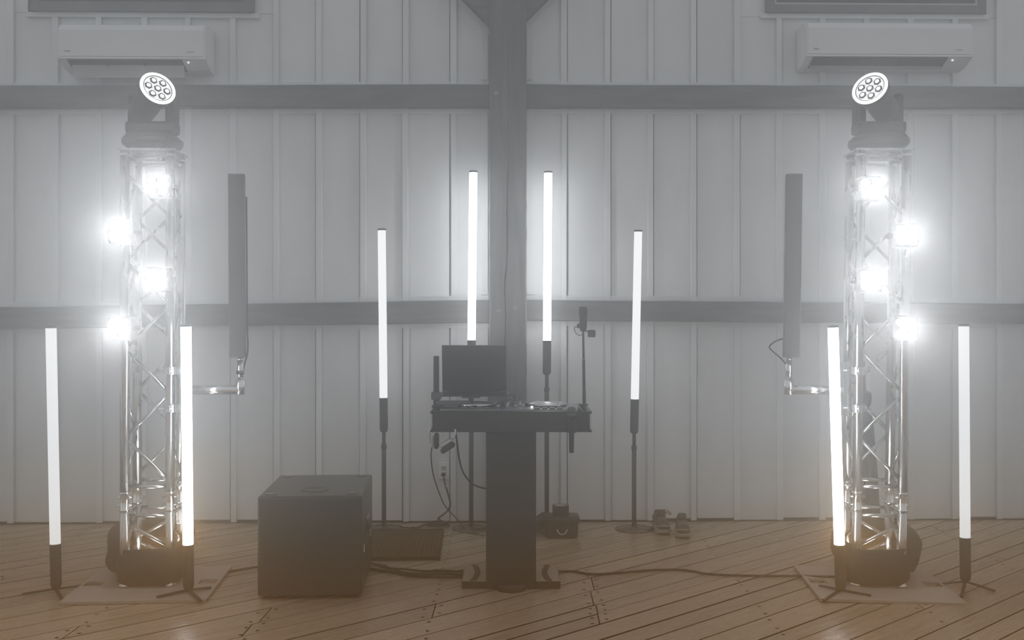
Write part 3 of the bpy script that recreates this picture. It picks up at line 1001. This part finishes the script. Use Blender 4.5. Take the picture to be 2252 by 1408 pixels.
rear = [((839.5, 507), (843.5, 878), 'tube_mid', 'lit light tube on the low round-base stand behind the subwoofer', 'thin black round-base stand behind the subwoofer'),
        ((1041, 380), (1037, 752), 'tube_hi', 'bright light tube on a tall stand behind the laptop', 'thin black round-base stand behind the desk, left of its column'),
        ((1205.5, 381), (1203, 755), 'tube_hi', 'bright light tube on a tall stand right of the wooden post', 'thin black round-base stand behind the desk, right of its column'),
        ((1403.5, 510), (1396, 880), 'tube_mid', 'lit light tube on the low round-base stand left of the sneakers', 'thin black round-base stand left of the sneakers')]
for (tx, ty), (bx, by), mk, lab, slab in rear:
    Y = 7.06
    t = make_tube(M[mk], False)
    p0 = at(tx, ty, Y); p1 = at(bx, by, Y)
    p1 = p0 + (p1 - p0).normalized() * TLEN
    place_tube(t, p0, p1, lab)
    d = (p0 - p1).normalized()
    foot = p1 - d * 0.232
    st = thing('light_stand', slab, 'stand', (foot.x, foot.y, 0), 0, 'round-base stands for the light tubes')
    MB().lathe([(0.130, 0.0), (0.131, 0.004), (0.128, 0.008), (0.03, 0.011), (0.024, 0.02)], (0, 0, 0), 40).build('base', M['disc'], st)
    zh = foot.z
    MB().cyl((0, 0, 0.012), (0, 0, zh - 0.09), 0.0155, None, 16).build('pole', M['black'], st)
    MB().cyl((0, 0, zh - 0.09), (0, 0, zh + 0.001), 0.0125, None, 16).build('upper_pole', M['black'], st)
    MB().cyl((0, 0, zh - 0.11), (0, 0, zh - 0.085), 0.019, None, 16).build('collar', M['black'], st)

# ------------------------------------------------------------------ subwoofer
srz = radians(3.3)
sub = thing('subwoofer', 'large black subwoofer box on the floor left of the desk', 'loudspeaker', fl(681, 1318), srz)
SW, SH, SD = 0.531, 0.526, 0.70
MB().rbox((0, SD / 2 + 0.006, SH / 2 + 0.006), (SW, SD, SH - 0.012), 0.012, 2).build('cabinet', M['subw'], sub)
MB().rbox((0, 0.001, SH / 2 + 0.004), (SW - 0.014, 0.012, SH - 0.03), 0.004, 1).build('grille', M['grille'], sub)
for x in (-1, 1):
    for y in (0.075, SD - 0.06):
        MB().cyl((x * 0.21, y, SH), (x * 0.21, y, SH + 0.004), 0.032, 0.028, 20).build('foot_cup', M['gloss'], sub)
        MB().cyl((x * 0.21, y, 0.0), (x * 0.21, y, 0.0115), 0.03, None, 16).build('foot', M['black'], sub)
cup = MB()
cup.lathe([(0.075, SH), (0.075, SH + 0.003), (0.070, SH + 0.004), (0.062, SH + 0.001)], (0.0, 0.20, 0), 32)
cup.build('pole_cup', M['blacksat'], sub)
hd = MB().rbox((SW / 2 + 0.001, SD * 0.5, SH * 0.60), (0.006, 0.20, 0.10), 0.002, 1)
hh = hd.build('handle', M['gloss'], sub)
MB().cyl((SW / 2 + 0.008, SD * 0.5 - 0.08, SH * 0.60), (SW / 2 + 0.008, SD * 0.5 + 0.08, SH * 0.60), 0.010, None, 12).build('grip', M['black'], hh)
for y, z in ((0.10, 0.235), (0.52, 0.225)):
    MB().rbox((SW / 2 + 0.003, y, z), (0.008, 0.05, 0.035), 0.003, 1).build('latch', M['steel'], sub)

# ------------------------------------------------------------------ desk
DX = -0.005
DY = 5.50
desk = thing('dj_desk', 'black T-shaped desk with a box top on one thick column', 'desk', (DX, DY, 0))
bw = 0.262
b = MB().bb((-bw, 0.05, 0.0), (bw, 0.40, 0.038))
b.build('base', M['deskbox'], desk)
MB().bb((-bw + 0.004, 0.054, 0.0382), (bw - 0.004, 0.396, 0.0405)).build('base_top', M['deskbase'], desk)
for s in (-1, 1):
    pts = []
    for k in range(9):
        t = k / 8
        xx = s * (0.205 - 0.022 * sin(pi * t))
        pts.append((xx, 0.056 + 0.338 * t))
    poly = [(x - 0.015, y) for x, y in pts] + [(x + 0.015, y) for x, y in reversed(pts)]
    MB().prism(poly, 'z', 0.0406, 0.0436).build('rubber_strip', M['strap'], desk)
MB().lathe([(0.078, 0.0), (0.08, 0.01), (0.08, 0.03), (0.072, 0.037)], (0.0, 0.045, 0), 28).build('foot', M['deskbox'], desk)
MB().rbox((0, 0.165, 0.41), (0.266, 0.25, 0.85), 0.006, 2).build('column', M['deskbox'], desk)
bz0, bz1, bwid, bdep = 0.838, 0.947, 0.424, 0.46
bx = MB()
bx.bb((-bwid + 0.012, 0.0, bz0 + 0.008), (bwid - 0.012, 0.018, bz1 - 0.006))
bx.build('front_panel', M['deskbox'], desk)
MB().bb((-bwid + 0.012, bdep - 0.018, bz0 + 0.008), (bwid - 0.012, bdep, bz1 - 0.006)).build('back_panel', M['deskbox'], desk)
for s in (-1, 1):
    MB().bb((s * (bwid - 0.02), 0.019, bz0 + 0.008), (s * (bwid - 0.008), bdep - 0.019, bz1 - 0.006)).build('side_panel', M['deskbox'], desk)
    MB().bb((s * (bwid - 0.006), -0.004, bz0 + 0.008), (s * (bwid - 0.0035), 0.0, bz1 - 0.006)).build('edge_rail', M['alu'], desk)
    for yy in (-0.004, bdep - 0.016):
        for zz in (bz0, bz1 - 0.012):
            MB().rbox((s * (bwid - 0.009), yy + 0.010, zz + 0.006), (0.022, 0.022, 0.014), 0.004, 1).build('corner', M['black'], desk)
MB().bb((-bwid, -0.002, bz0), (bwid, bdep, bz0 + 0.008)).build('bottom_panel', M['deskbox'], desk)
# rim round the open top
rim = MB()
rim.bb((-bwid, -0.003, bz1 - 0.006), (bwid, 0.022, bz1)); rim.bb((-bwid, bdep - 0.022, bz1 - 0.006), (bwid, bdep, bz1))
rim.bb((-bwid, 0.022, bz1 - 0.006), (-bwid + 0.022, bdep - 0.022, bz1)); rim.bb((bwid - 0.022, 0.022, bz1 - 0.006), (bwid, bdep - 0.022, bz1))
rim.build('rim', M['blacksat'], desk)

# controller in the desk top
CY = DY + 0.225
ctl = thing('dj_controller', 'black disc-jockey controller with two shiny jog wheels sunk in the desk top', 'controller', (DX, CY, bz0 + 0.0085))
tz = bz1 - bz0 - 0.0085 + 0.006
MB().rbox((0, 0, tz / 2), (0.76, 0.36, tz), 0.005, 1).build('body', M['ctl'], ctl)
for x in (-0.19, 0.20):
    j = MB().lathe([(0.098, tz), (0.100, tz + 0.010), (0.095, tz + 0.017), (0.070, tz + 0.019), (0.068, tz + 0.0165), (0.001, tz + 0.0165)], (x, 0.03, 0), 40).build('jog_wheel', M['jog'], ctl)
    MB().ring((x, 0.03, tz), (0, 0, 1), 0.108, 0.101, 0.006, 40).build('jog_surround', M['gloss'], ctl)
kr = random.Random(2)
for ix in range(6):
    for iy in range(3):
        x = -0.085 + ix * 0.034; y = 0.02 + iy * 0.05
        MB().lathe([(0.008, tz), (0.0085, tz + 0.010), (0.0065, tz + 0.017), (0.0062, tz + 0.018)], (x, y, 0), 12).build('knob', M['black'] if (ix + iy) % 2 else M['silver'], ctl)
for ix in range(4):
    MB().box((-0.068 + ix * 0.045, -0.06, tz + 0.0015), (0.004, 0.07, 0.003)).build('fader_slot', M['slot'], ctl)
    MB().rbox((-0.068 + ix * 0.045, -0.07 + 0.012 * ix, tz + 0.008), (0.012, 0.02, 0.012), 0.002, 1).build('fader', M['silver'], ctl)
MB().rbox((0.112, -0.10, tz + 0.006), (0.016, 0.014, 0.010), 0.003, 1).build('lit_button', M['hexin'], ctl)
for s in (-0.19, 0.20):
    for i in range(4):
        for j in range(2):
            MB().rbox((s - 0.06 + i * 0.04, -0.11 - j * 0.035, tz + 0.003), (0.03, 0.026, 0.006), 0.002, 1).build('pad_button', M['spkcase'], ctl)

# laptop on an arm mount
LY = 5.76
zl = at(0, 868, LY).z
lx = (at(972, 0, 5.70).x + at(1113, 0, 5.70).x) / 2
lap = thing('laptop', 'open dark grey laptop with its lid towards the camera above the desk', 'laptop', (lx, LY, zl))
MB().rbox((0, 0.115, 0.008), (0.352, 0.235, 0.016), 0.005, 2).build('keyboard_base', M['lap'], lap)
lid_t = MB().rbox((0, 0, 0.137), (0.352, 0.009, 0.262), 0.004, 2)
lid = lid_t.build('lid', M['lap'], lap, (0, -0.004, 0.012), (radians(12), 0, 0))
MB().bb((-0.17, 0.0046, 0.014), (0.17, 0.0052, 0.258)).build('screen', M['gloss'], lid)
MB().cyl((-0.14, 0.0, 0.012), (0.14, 0.0, 0.012), 0.007, None, 10).build('hinge', M['black'], lap)

ax = at(959, 0, 5.72).x
arm = thing('laptop_mount', 'black clamp-on arm mount carrying the laptop, at the left end of the desk', 'mount', (ax, 5.74, bz1))
pz = at(0, 783, 5.74).z - bz1
MB().rbox((0, 0, pz / 2), (0.030, 0.030, pz), 0.003, 1).build('post', M['black'], arm)
MB().rbox((0, 0, 0.062), (0.054, 0.05, 0.042), 0.006, 2).build('mount_collar', M['spkcase'], arm)
MB().rbox((0, -0.0, 0.006), (0.045, 0.09, 0.012), 0.003, 1).build('clamp', M['black'], arm)
MB().cyl((0.034, 0, 0.0), (0.034, 0, 0.026), 0.008, None, 10).build('clamp_screw', M['black'], arm)
L1 = at(1036, 0, 5.74).x - ax
MB().rbox((L1 / 2, -0.005, 0.0225), (L1, 0.036, 0.026), 0.008, 2).build('arm_bar', M['spkcase'], arm)
MB().cyl((L1, -0.005, 0.012), (L1, -0.005, zl - bz1 - 0.016), 0.014, None, 14).build('swivel', M['black'], arm)
tray = MB().bb((lx - ax - 0.19, -0.0, zl - bz1 - 0.010), (lx - ax + 0.19, 0.26, zl - bz1 - 0.0005))
tray.bb((L1 - 0.05, -0.03, zl - bz1 - 0.015), (L1 + 0.05, 0.06, zl - bz1 - 0.010))
tray.build('tray', M['black'], arm)

# ------------------------------------------------------------------ microphone in a clip behind the desk, recorder on a pole
MY = DY - 0.030
mx = at(1257, 0, MY).x
mic = thing('microphone', 'black handheld microphone clipped head-up to the front of the right end of the desk', 'microphone', (mx, MY, at(0, 996, MY).z))
mh = at(0, 894, MY).z - at(0, 996, MY).z
MB().lathe([(0.0115, 0.0), (0.0125, 0.01), (0.0145, mh * 0.5), (0.0175, mh - 0.058), (0.019, mh - 0.05)], (0, 0, 0), 20).build('handle', M['black'], mic)
MB().lathe([(0.019, mh - 0.05), (0.0235, mh - 0.04), (0.0245, mh - 0.026), (0.022, mh - 0.010), (0.013, mh - 0.002), (0.002, mh)], (0, 0, 0), 20).build('head', M['spkcase'], mic)
MB().ring((0, 0, mh - 0.032), (0, 0, 1), 0.0258, 0.024, 0.006, 24).build('band', M['black'], mic)
clipo = thing('microphone_clip', 'small black clip with a pointed tip beside the microphone head', 'clip', (mx, MY, 0.80))
MB().ring((0, 0, 0.04), (0, 0, 1), 0.0265, 0.0185, 0.06, 20).build('ring', M['black'], clipo)
MB().bb((-0.012, 0.019, 0.045), (0.012, 0.0295, 0.095)).build('bracket', M['black'], clipo)
tx0, tx1 = at(1271, 0, MY).x - mx, at(1281, 0, MY).x - mx
MB().prism([(tx0, 0.145), (tx1, 0.145), (tx1 - 0.006, 0.155), (tx0 + 0.002, 0.180)], 'y', -0.008, 0.008).bb((0.022, -0.008, 0.085), (tx1, 0.008, 0.1455)).build('tip', M['black'], clipo)

PY = 5.86
pb = at(1285, 905, PY)
pole = thing('recorder_pole', 'slim black telescopic pole at the right end of the desk', 'pole', (pb.x, PY, bz1 - 0.0))
top = at(1282.5, 729, PY) - Vector((pb.x, PY, bz1))
def lerp(t): return Vector((top.x * t, 0, top.z * t))
MB().cyl((0, 0, 0), (0, 0, 0.006), 0.022, None, 20).build('foot', M['black'], pole)
for t0, t1, r in ((0.0, 0.22, 0.0105), (0.215, 0.62, 0.0088), (0.615, 1.0, 0.0066)):
    MB().cyl(lerp(t0) + Vector((0, 0, 0.004)), lerp(t1), r, r * 0.94, 14).build('section', M['black'], pole)
rc0 = Vector((pb.x, PY, bz1)) + top
rec = thing('recorder', 'black rounded cylindrical recorder with a side box on top of the slim pole', 'recorder', rc0)
hz = at(0, 674, PY).z - rc0.z
MB().lathe([(0.012, 0.0), (0.017, 0.004), (0.019, 0.018), (0.0205, 0.022), (0.0212, hz * 0.66)], (0, 0, 0), 24).build('body', M['blackmat'], rec)
MB().lathe([(0.0212, hz * 0.66), (0.0245, hz * 0.69), (0.0245, hz * 0.9), (0.020, hz * 0.985), (0.008, hz)], (0, 0, 0), 24).build('cap', M['blackmat'], rec)
MB().rbox((-0.026, 0, hz * 0.22), (0.016, 0.018, 0.024), 0.002, 1).build('plug_block', M['black'], rec)
MB().tube(smooth_path([(-0.03, 0, hz * 0.18), (-0.048, 0, hz * 0.17), (-0.049, 0, hz * 0.08), (-0.04, 0, -0.01), (-0.022, 0, -0.022), (-0.006, 0, -0.018)]), 0.0022, 8).build('cable', M['cable'], rec)
MB().rbox((0.047, 0, -0.012), (0.043, 0.03, 0.041), 0.005, 2).build('side_box', M['black'], rec)
MB().cyl((0.008, 0, 0.002), (0.03, 0, 0.0), 0.003, None, 8).build('link', M['black'], rec)

# ------------------------------------------------------------------ headphones hooked under the left of the desk
HY = DY + 0.02
hp0 = at(976, 952, HY)
hp = thing('headphones', 'silver and black headphones hanging under the left end of the desk', 'headphones', (hp0.x, HY - 0.03, hp0.z))
def hpp(px, py, dy=0.0):
    p = at(px, py, HY - 0.03) - Vector((hp0.x, HY - 0.03, hp0.z)); return Vector((p.x, dy, p.z))
MB().tube(smooth_path([hpp(947, 976), hpp(944, 962), hpp(944, 948), hpp(949, 938, .02), hpp(962, 928, .045), hpp(980, 926, .05), hpp(996, 934, .035), hpp(1001, 948, 0.01), hpp(999, 960), hpp(991, 970)]), 0.0055, 8).build('headband', M['silver'], hp)
MB().rbox(hpp(951, 972), (0.012, 0.03, 0.055), 0.004, 2).build('yoke', M['silver'], hp)
MB().rbox(hpp(960, 969.5), (0.024, 0.062, 0.082), 0.010, 2).build('ear_cup', M['pad'], hp)
R2 = Matrix.Rotation(radians(-32), 4, 'Y')
MB().rbox(hpp(981, 974), (0.072, 0.062, 0.020), 0.008, 2, R2).build('cup_shell', M['silver'], hp)
MB().rbox(hpp(985, 985), (0.082, 0.066, 0.026), 0.010, 2, R2).build('ear_cup', M['pad'], hp)
hcab = MB().tube(smooth_path([at(950, 984, HY - .03), at(948, 1005, 5.5), at(953, 1045, 5.6), at(966, 1085, 5.9), at(980, 1115, 6.3), at(1003, 1140, 6.7), fl(1022, 1163, .006), fl(1033, 1172, .006), fl(1066, 1178, .006)]), 0.0035, 8).build('headphone_cable', M['cable'])
tag(hcab, 'thin black cable running from the headphones down to the floor', 'cable')
dcab = MB().tube(smooth_path([at(1002, 951, 5.70), at(1006, 980, 5.70), at(1010, 1010, 5.70), at(1018, 1038, 5.70), at(1034, 1060, 5.70), at(1050, 1070, 5.69), at(1070, 1075, 5.68)]), 0.0048, 8).build('desk_cable', M['cable'])
tag(dcab, 'black cable looping from under the desk top to the column', 'cable')
# loose cables between laptop, mount and controller
lc = MB()
lc.tube(smooth_path([at(1118, 869, 5.80), at(1128, 868, 5.79), at(1131, 876, 5.78), at(1128, 886, 5.77), at(1112, 893, 5.74), at(1095, 902, 5.72)]), 0.004, 8)
o = lc.build('laptop_cable', M['cable']); tag(o, 'black cable looping from the right side of the laptop to the controller', 'cable')
lc = MB().tube(smooth_path([at(1122, 879, 5.79), at(1100, 886, 5.72), at(1075, 894, 5.66), at(1058, 897, 5.64), at(1044, 893, 5.63), at(1030, 896, 5.62), at(1010, 901, 5.60), at(990, 901, 5.60), at(975, 895, 5.62)]), 0.004, 8)
o = lc.build('loose_cable', M['cable']); tag(o, 'black cable lying in a curve over the left jog wheel', 'cable')

# ------------------------------------------------------------------ outlet, plug, coil on the floor
ou, oz = wu(976, 0.01), wz(976, 1036, 0.01)
outl = thing('power_outlet', 'white double power outlet on the wall left of the desk column', 'outlet')
outl.matrix_world = WALL_M @ Matrix.Translation((ou, -0.004, oz))
MB().rbox((0, -0.004, 0), (0.076, 0.014, 0.122), 0.003, 1).build('cover_plate', M['white'], outl)
for z in (0.021, -0.021):
    so = MB().rbox((0, -0.0115, z), (0.034, 0.006, 0.029), 0.002, 1).build('socket', M['socket'], outl)
    sl = MB()
    sl.box((-0.007, -0.0147, z + 0.003), (0.003, 0.001, 0.009)); sl.box((0.007, -0.0147, z + 0.003), (0.003, 0.001, 0.008)); sl.cyl((0, -0.0143, z - 0.008), (0, -0.0152, z - 0.008), 0.003, None, 10)
    sl.build('slots', M['slot'], so)
WYo = 7.28
pc = thing('mains_cable', 'black power cord plugged into the outlet and coiled on the floor', 'cord', at(976, 1044, WYo - 0.02))
def rel(p): return p - pc.location
MB().rbox(rel(at(975, 1044, WYo - 0.03)), (0.028, 0.034, 0.022), 0.005, 2).build('plug', M['cable'], pc)
coil = []
for k in range(40):
    a = 2 * pi * k / 13
    coil.append(Vector((-0.505 + 0.078 * cos(a) * (1 - 0.004 * k), 7.14 + 0.055 * sin(a), 0.007 + 0.0006 * k)))
path = [at(976, 1050, WYo - 0.045), at(979, 1066, 7.22), at(985, 1085, 7.21), at(990, 1105, 7.20), at(988, 1118, 7.19), at(978, 1130, 7.17), at(962, 1141, 7.14)]
MB().tube([rel(p) for p in smooth_path(path)] + [rel(p) for p in coil] + [rel(p) for p in smooth_path([coil[-1], fl(935, 1154, .006), fl(917, 1161, .006), fl(880, 1160, .006)])], 0.0062, 8).build('cord', M['cable'], pc)
MB().cyl(rel(at(980.2, 1068, 7.2195)), rel(at(981.2, 1071.5, 7.2193)), 0.0078, None, 10).build('white_tag', M['white'], pc)

# ------------------------------------------------------------------ mat, tool case, tape, bag, sneakers
mw, md = 0.62, 0.78
mroot = thing('doormat', 'brown dotted rectangular mat on the floor between subwoofer and desk', 'mat', ((-0.44 - 0.31), 6.17 + md / 2, 0.0), radians(2.0))
MB().rbox((0, 0, 0.010), (mw, md, 0.020), 0.005, 1).build('pile', M['mat'], mroot)
dots = MB()
for i in range(22):
    for j in range(26):
        x = -mw / 2 + 0.035 + i * (mw - 0.07) / 21; y = -md / 2 + 0.035 + j * (md - 0.07) / 25
        dots.box((x, y, 0.0203), (0.012, 0.010, 0.002))
tag(dots.build('dot_pattern', M['matdot'], mroot), kind='stuff')
for a, b_ in (((-mw / 2, -md / 2, 0), (mw / 2, -md / 2 + 0.016, 0.0225)), ((-mw / 2, md / 2 - 0.016, 0), (mw / 2, md / 2, 0.0225)), ((mw / 2 - 0.016, -md / 2 + 0.016, 0), (mw / 2, md / 2 - 0.016, 0.0225)), ((-mw / 2, -md / 2 + 0.016, 0), (-mw / 2 + 0.016, md / 2 - 0.016, 0.0225))):
    MB().bb(a, b_).build('border', M['matdot'], mroot)

cp = fl(1236, 1185)
case = thing('tool_case', 'small black carrying case on the floor right of the desk column', 'case', (cp.x, cp.y, 0))
MB().loft([se(0, 0.085, 0.0, 0.100, 0.080, 7, 28), se(0, 0.085, 0.01, 0.105, 0.083, 7, 28), se(0, 0.085, 0.098, 0.110, 0.087, 7, 28)], False).build('tub', M['black'], case)
MB().loft([se(0, 0.085, 0.099, 0.121, 0.095, 6, 28), se(0, 0.085, 0.118, 0.121, 0.095, 6, 28), se(0, 0.085, 0.136, 0.112, 0.086, 6, 28), se(0, 0.085, 0.139, 0.095, 0.07, 6, 28)], False).build('lid', M['blacksat'], case)
arc = [(0.031 * cos(a), -0.012 - 0.006 * sin(-a), 0.062 + 0.032 * sin(a)) for a in [pi + pi * k / 12 for k in range(13)]]
MB().tube(arc, 0.0036, 8).build('ring_handle', M['silver'], case)
for s in (-1, 1):
    MB().rbox((s * 0.075, -0.010, 0.098), (0.022, 0.010, 0.036), 0.002, 1).build('latch', M['black'], case)
tr = thing('tape_roll', 'roll of black tape with a grey core on top of the carrying case', 'tape', (cp.x - 0.005, cp.y + 0.085, 0.1395))
MB().ring((0, 0, 0), (0, 0, 1), 0.054, 0.041, 0.062, 36).build('tape', M['tape'], tr)
MB().ring((0, 0, 0.0), (0, 0, 1), 0.0408, 0.036, 0.062, 36).build('core', M['core'], tr)
MB().cyl((0, 0, 0.052), (0, 0, 0.057), 0.0358, None, 30).build('card_disc', M['core'], tr)

A, B = at(1166, 1163, 6.80), at(1204, 1136, 6.95)
d = B - A
fb = MB().rbox((0, 0, 0), (d.length + 0.03, 0.10, 0.05), 0.016, 3)
ob = thing('flat_bag', 'slim black padded bag leaning slantwise left of the carrying case', 'bag', (A + B) / 2)
ob.rotation_euler = d.to_track_quat('X', 'Z').to_euler()
fb.build('bag', M['bag'], ob)
MB().box((0, 0, 0.0255), (d.length, 0.012, 0.002)).build('zip', M['spkcase'], ob)

def sneaker(loc, rz, label, loop):
    root = thing('sneaker', label, 'shoe', loc, rz, 'pair of dark sneakers by the wall')
    Ls = 0.285
    rings = []
    def sec(t): # toe at y=0 (towards camera), heel at y=Ls
        w = 0.030 + 0.020 * sin(pi * min(1, max(0, t)) ** 0.55) if t < 0.5 else 0.042 - 0.006 * sin(pi * (t - 0.5) * 2) + 0.0
        return w
    ws = [(0.0, 0.018, 0.022), (0.02, 0.034, 0.014), (0.08, 0.046, 0.006), (0.2, 0.051, 0.0), (0.35, 0.050, 0.0), (0.5, 0.043, 0.002), (0.65, 0.038, 0.002), (0.82, 0.040, 0.0), (0.94, 0.036, 0.002), (1.0, 0.018, 0.010)]
    for t, w, zl_ in ws:
        ht = 0.036 + 0.012 * max(0, t - 0.4) + (0.006 * sin(6 * t))
        ring = []
        for k in range(16):
            a = 2 * pi * k / 16
            c, s = cos(a), sin(a)
            ring.append(Vector((w * math.copysign(abs(c) ** .5, c), t * Ls, zl_ + (ht - zl_) * (0.5 + 0.5 * math.copysign(abs(s) ** .5, s)))))
        rings.append(ring)
    MB().loft(rings, True).build('sole', M['sole'], root)
    rings = []
    us_ = [(0.015, 0.016, 0.052), (0.05, 0.034, 0.066), (0.14, 0.045, 0.078), (0.28, 0.047, 0.090), (0.42, 0.043, 0.112), (0.52, 0.039, 0.132), (0.60, 0.037, 0.128), (0.78, 0.037, 0.110), (0.92, 0.034, 0.122), (0.985, 0.018, 0.110)]
    for t, w, zt in us_:
        ring = []
        z0 = 0.026
        for k in range(16):
            a = 2 * pi * k / 16
            c, s = cos(a), sin(a)
            ww = w * (1.0 if s < 0.2 else 0.82 - 0.15 * max(0, s))
            ring.append(Vector((ww * math.copysign(abs(c) ** .7, c), t * Ls, z0 + (zt - z0) * (0.5 + 0.5 * s))))
        rings.append(ring)
    MB().loft(rings, True).build('upper', M['shoe'], root)
    MB().rbox((0, 0.40 * Ls, 0.122), (0.052, 0.05, 0.05), 0.014, 2, Matrix.Rotation(radians(-28), 4, 'X')).build('tongue', M['shoe'], root)
    lc_ = MB()
    for k in range(5):
        t = 0.22 + 0.055 * k
        z = 0.0865 + 0.115 * (t - 0.22) + (0.02 if k > 3 else 0)
        lc_.tube(smooth_path([(-0.030, t * Ls, z - 0.010), (-0.012, t * Ls - 0.004, z + 0.002), (0.012, t * Ls + 0.004, z + 0.003), (0.030, t * Ls, z - 0.010)], 3), 0.0026, 6)
    lc_.build('laces', M['sole'], root)
    if loop:
        MB().tube(smooth_path([(0.0, 0.44 * Ls, 0.143), (0.03, 0.42 * Ls, 0.144), (0.062, 0.42 * Ls, 0.124), (0.06, 0.42 * Ls, 0.115), (0.03, 0.43 * Ls, 0.128), (0.012, 0.44 * Ls, 0.132)]), 0.003, 6).build('pull_loop', M['cable'], root)
    MB().tube(smooth_path([(-0.046, 0.25 * Ls, 0.045), (-0.035, 0.06 * Ls, 0.058), (0, 0.012 * Ls, 0.062), (0.035, 0.06 * Ls, 0.058), (0.046, 0.25 * Ls, 0.045)]), 0.005, 6).build('toe_trim', M['sole'], root)
sneaker(fl(1462, 1178), radians(3), 'dark sneaker with a pale sole, the left one of the pair by the wall', True)
sneaker(fl(1504, 1187), radians(-4), 'dark sneaker with a pale sole, the right one of the pair, nearer the camera', False)

# ------------------------------------------------------------------ draped stand behind the right tower
SY = 6.42
sx = at(1901, 0, SY).x
ds = thing('draped_stand', 'dark pleated cloth gathered on a pole with a round collar behind the right truss tower', 'stand', (sx, SY, 0))
zc = lambda py: at(0, py, SY).z
MB().cyl((-0.004, 0, zc(905)), (-0.010, 0, zc(795)), 0.016, 0.013, 14).build('pole', M['blackmat'], ds)
MB().lathe([(0.02, zc(902)), (0.038, zc(890)), (0.044, zc(878)), (0.040, zc(864)), (0.022, zc(860))], (0, 0, 0), 18, False).build('collar', M['blackmat'], ds)
rings = []
for i in range(9):
    t = i / 8
    z = zc(900) * (1 - t) + 0.01 * t
    R0 = 0.036 + 0.060 * t ** 0.7
    ring = []
    for k in range(64):
        a = 2 * pi * k / 64
        r_ = R0 * (1 + 0.09 * cos(16 * a)) 
        ring.append(Vector((r_ * cos(a), r_ * sin(a), z)))
    rings.append(ring)
MB().loft(rings, True).build('pleated_cloth', M['pleat'], ds)

# ------------------------------------------------------------------ floor cables
def fcable(name, pts, r, label, z=0.0):
    P = [fl(px, py, r + zz) for px, py, zz in pts]
    o = MB().tube(smooth_path(P, 8), r, 8).build(name, M['cable'])
    tag(o, label, 'cable')
    return o
fcable('floor_cable', [(440, 1266, .0), (470, 1262, 0), (500, 1258, 0), (535, 1252, 0), (570, 1246, 0), (600, 1243, 0)], 0.0065, 'black cable across the floor from the left truss plate to the subwoofer')
fcable('floor_cable', [(800, 1232, 0), (825, 1241, 0), (850, 1249, 0), (890, 1252, 0), (930, 1256, 0), (975, 1255, 0), (1018, 1258, 0)], 0.006, 'upper black cable of the bundle between subwoofer and desk base')
fcable('floor_cable', [(795, 1246, 0), (825, 1253, 0), (870, 1259, 0), (920, 1263, 0), (970, 1262, 0), (1018, 1264, 0)], 0.008, 'thick middle black cable of the bundle between subwoofer and desk base')
fcable('floor_cable', [(805, 1250, 0), (860, 1258, 0), (900, 1266, 0), (950, 1269, 0), (1018, 1269, 0)], 0.006, 'nearest black cable of the bundle between subwoofer and desk base')
fcable('floor_cable', [(812, 1238, 0), (845, 1244, 0), (860, 1250, 0), (885, 1258, 0), (900, 1264, 0), (930, 1260, 0), (960, 1253, 0), (985, 1258, 0), (1018, 1254, 0)], 0.0045, 'thin black cable wandering across the bundle between subwoofer and desk base')
fcable('floor_cable', [(1226, 1257, 0), (1262, 1257, 0), (1300, 1263, 0), (1350, 1261, 0), (1420, 1255, 0), (1480, 1253, 0), (1520, 1256, 0), (1560, 1263, 0), (1630, 1266, 0), (1700, 1267, 0), (1740, 1267, 0.0), (1762, 1267, .006), (1800, 1268, .0155), (1850, 1269, .0155)], 0.0065, 'long black cable across the floor from the desk base to the right truss plate')
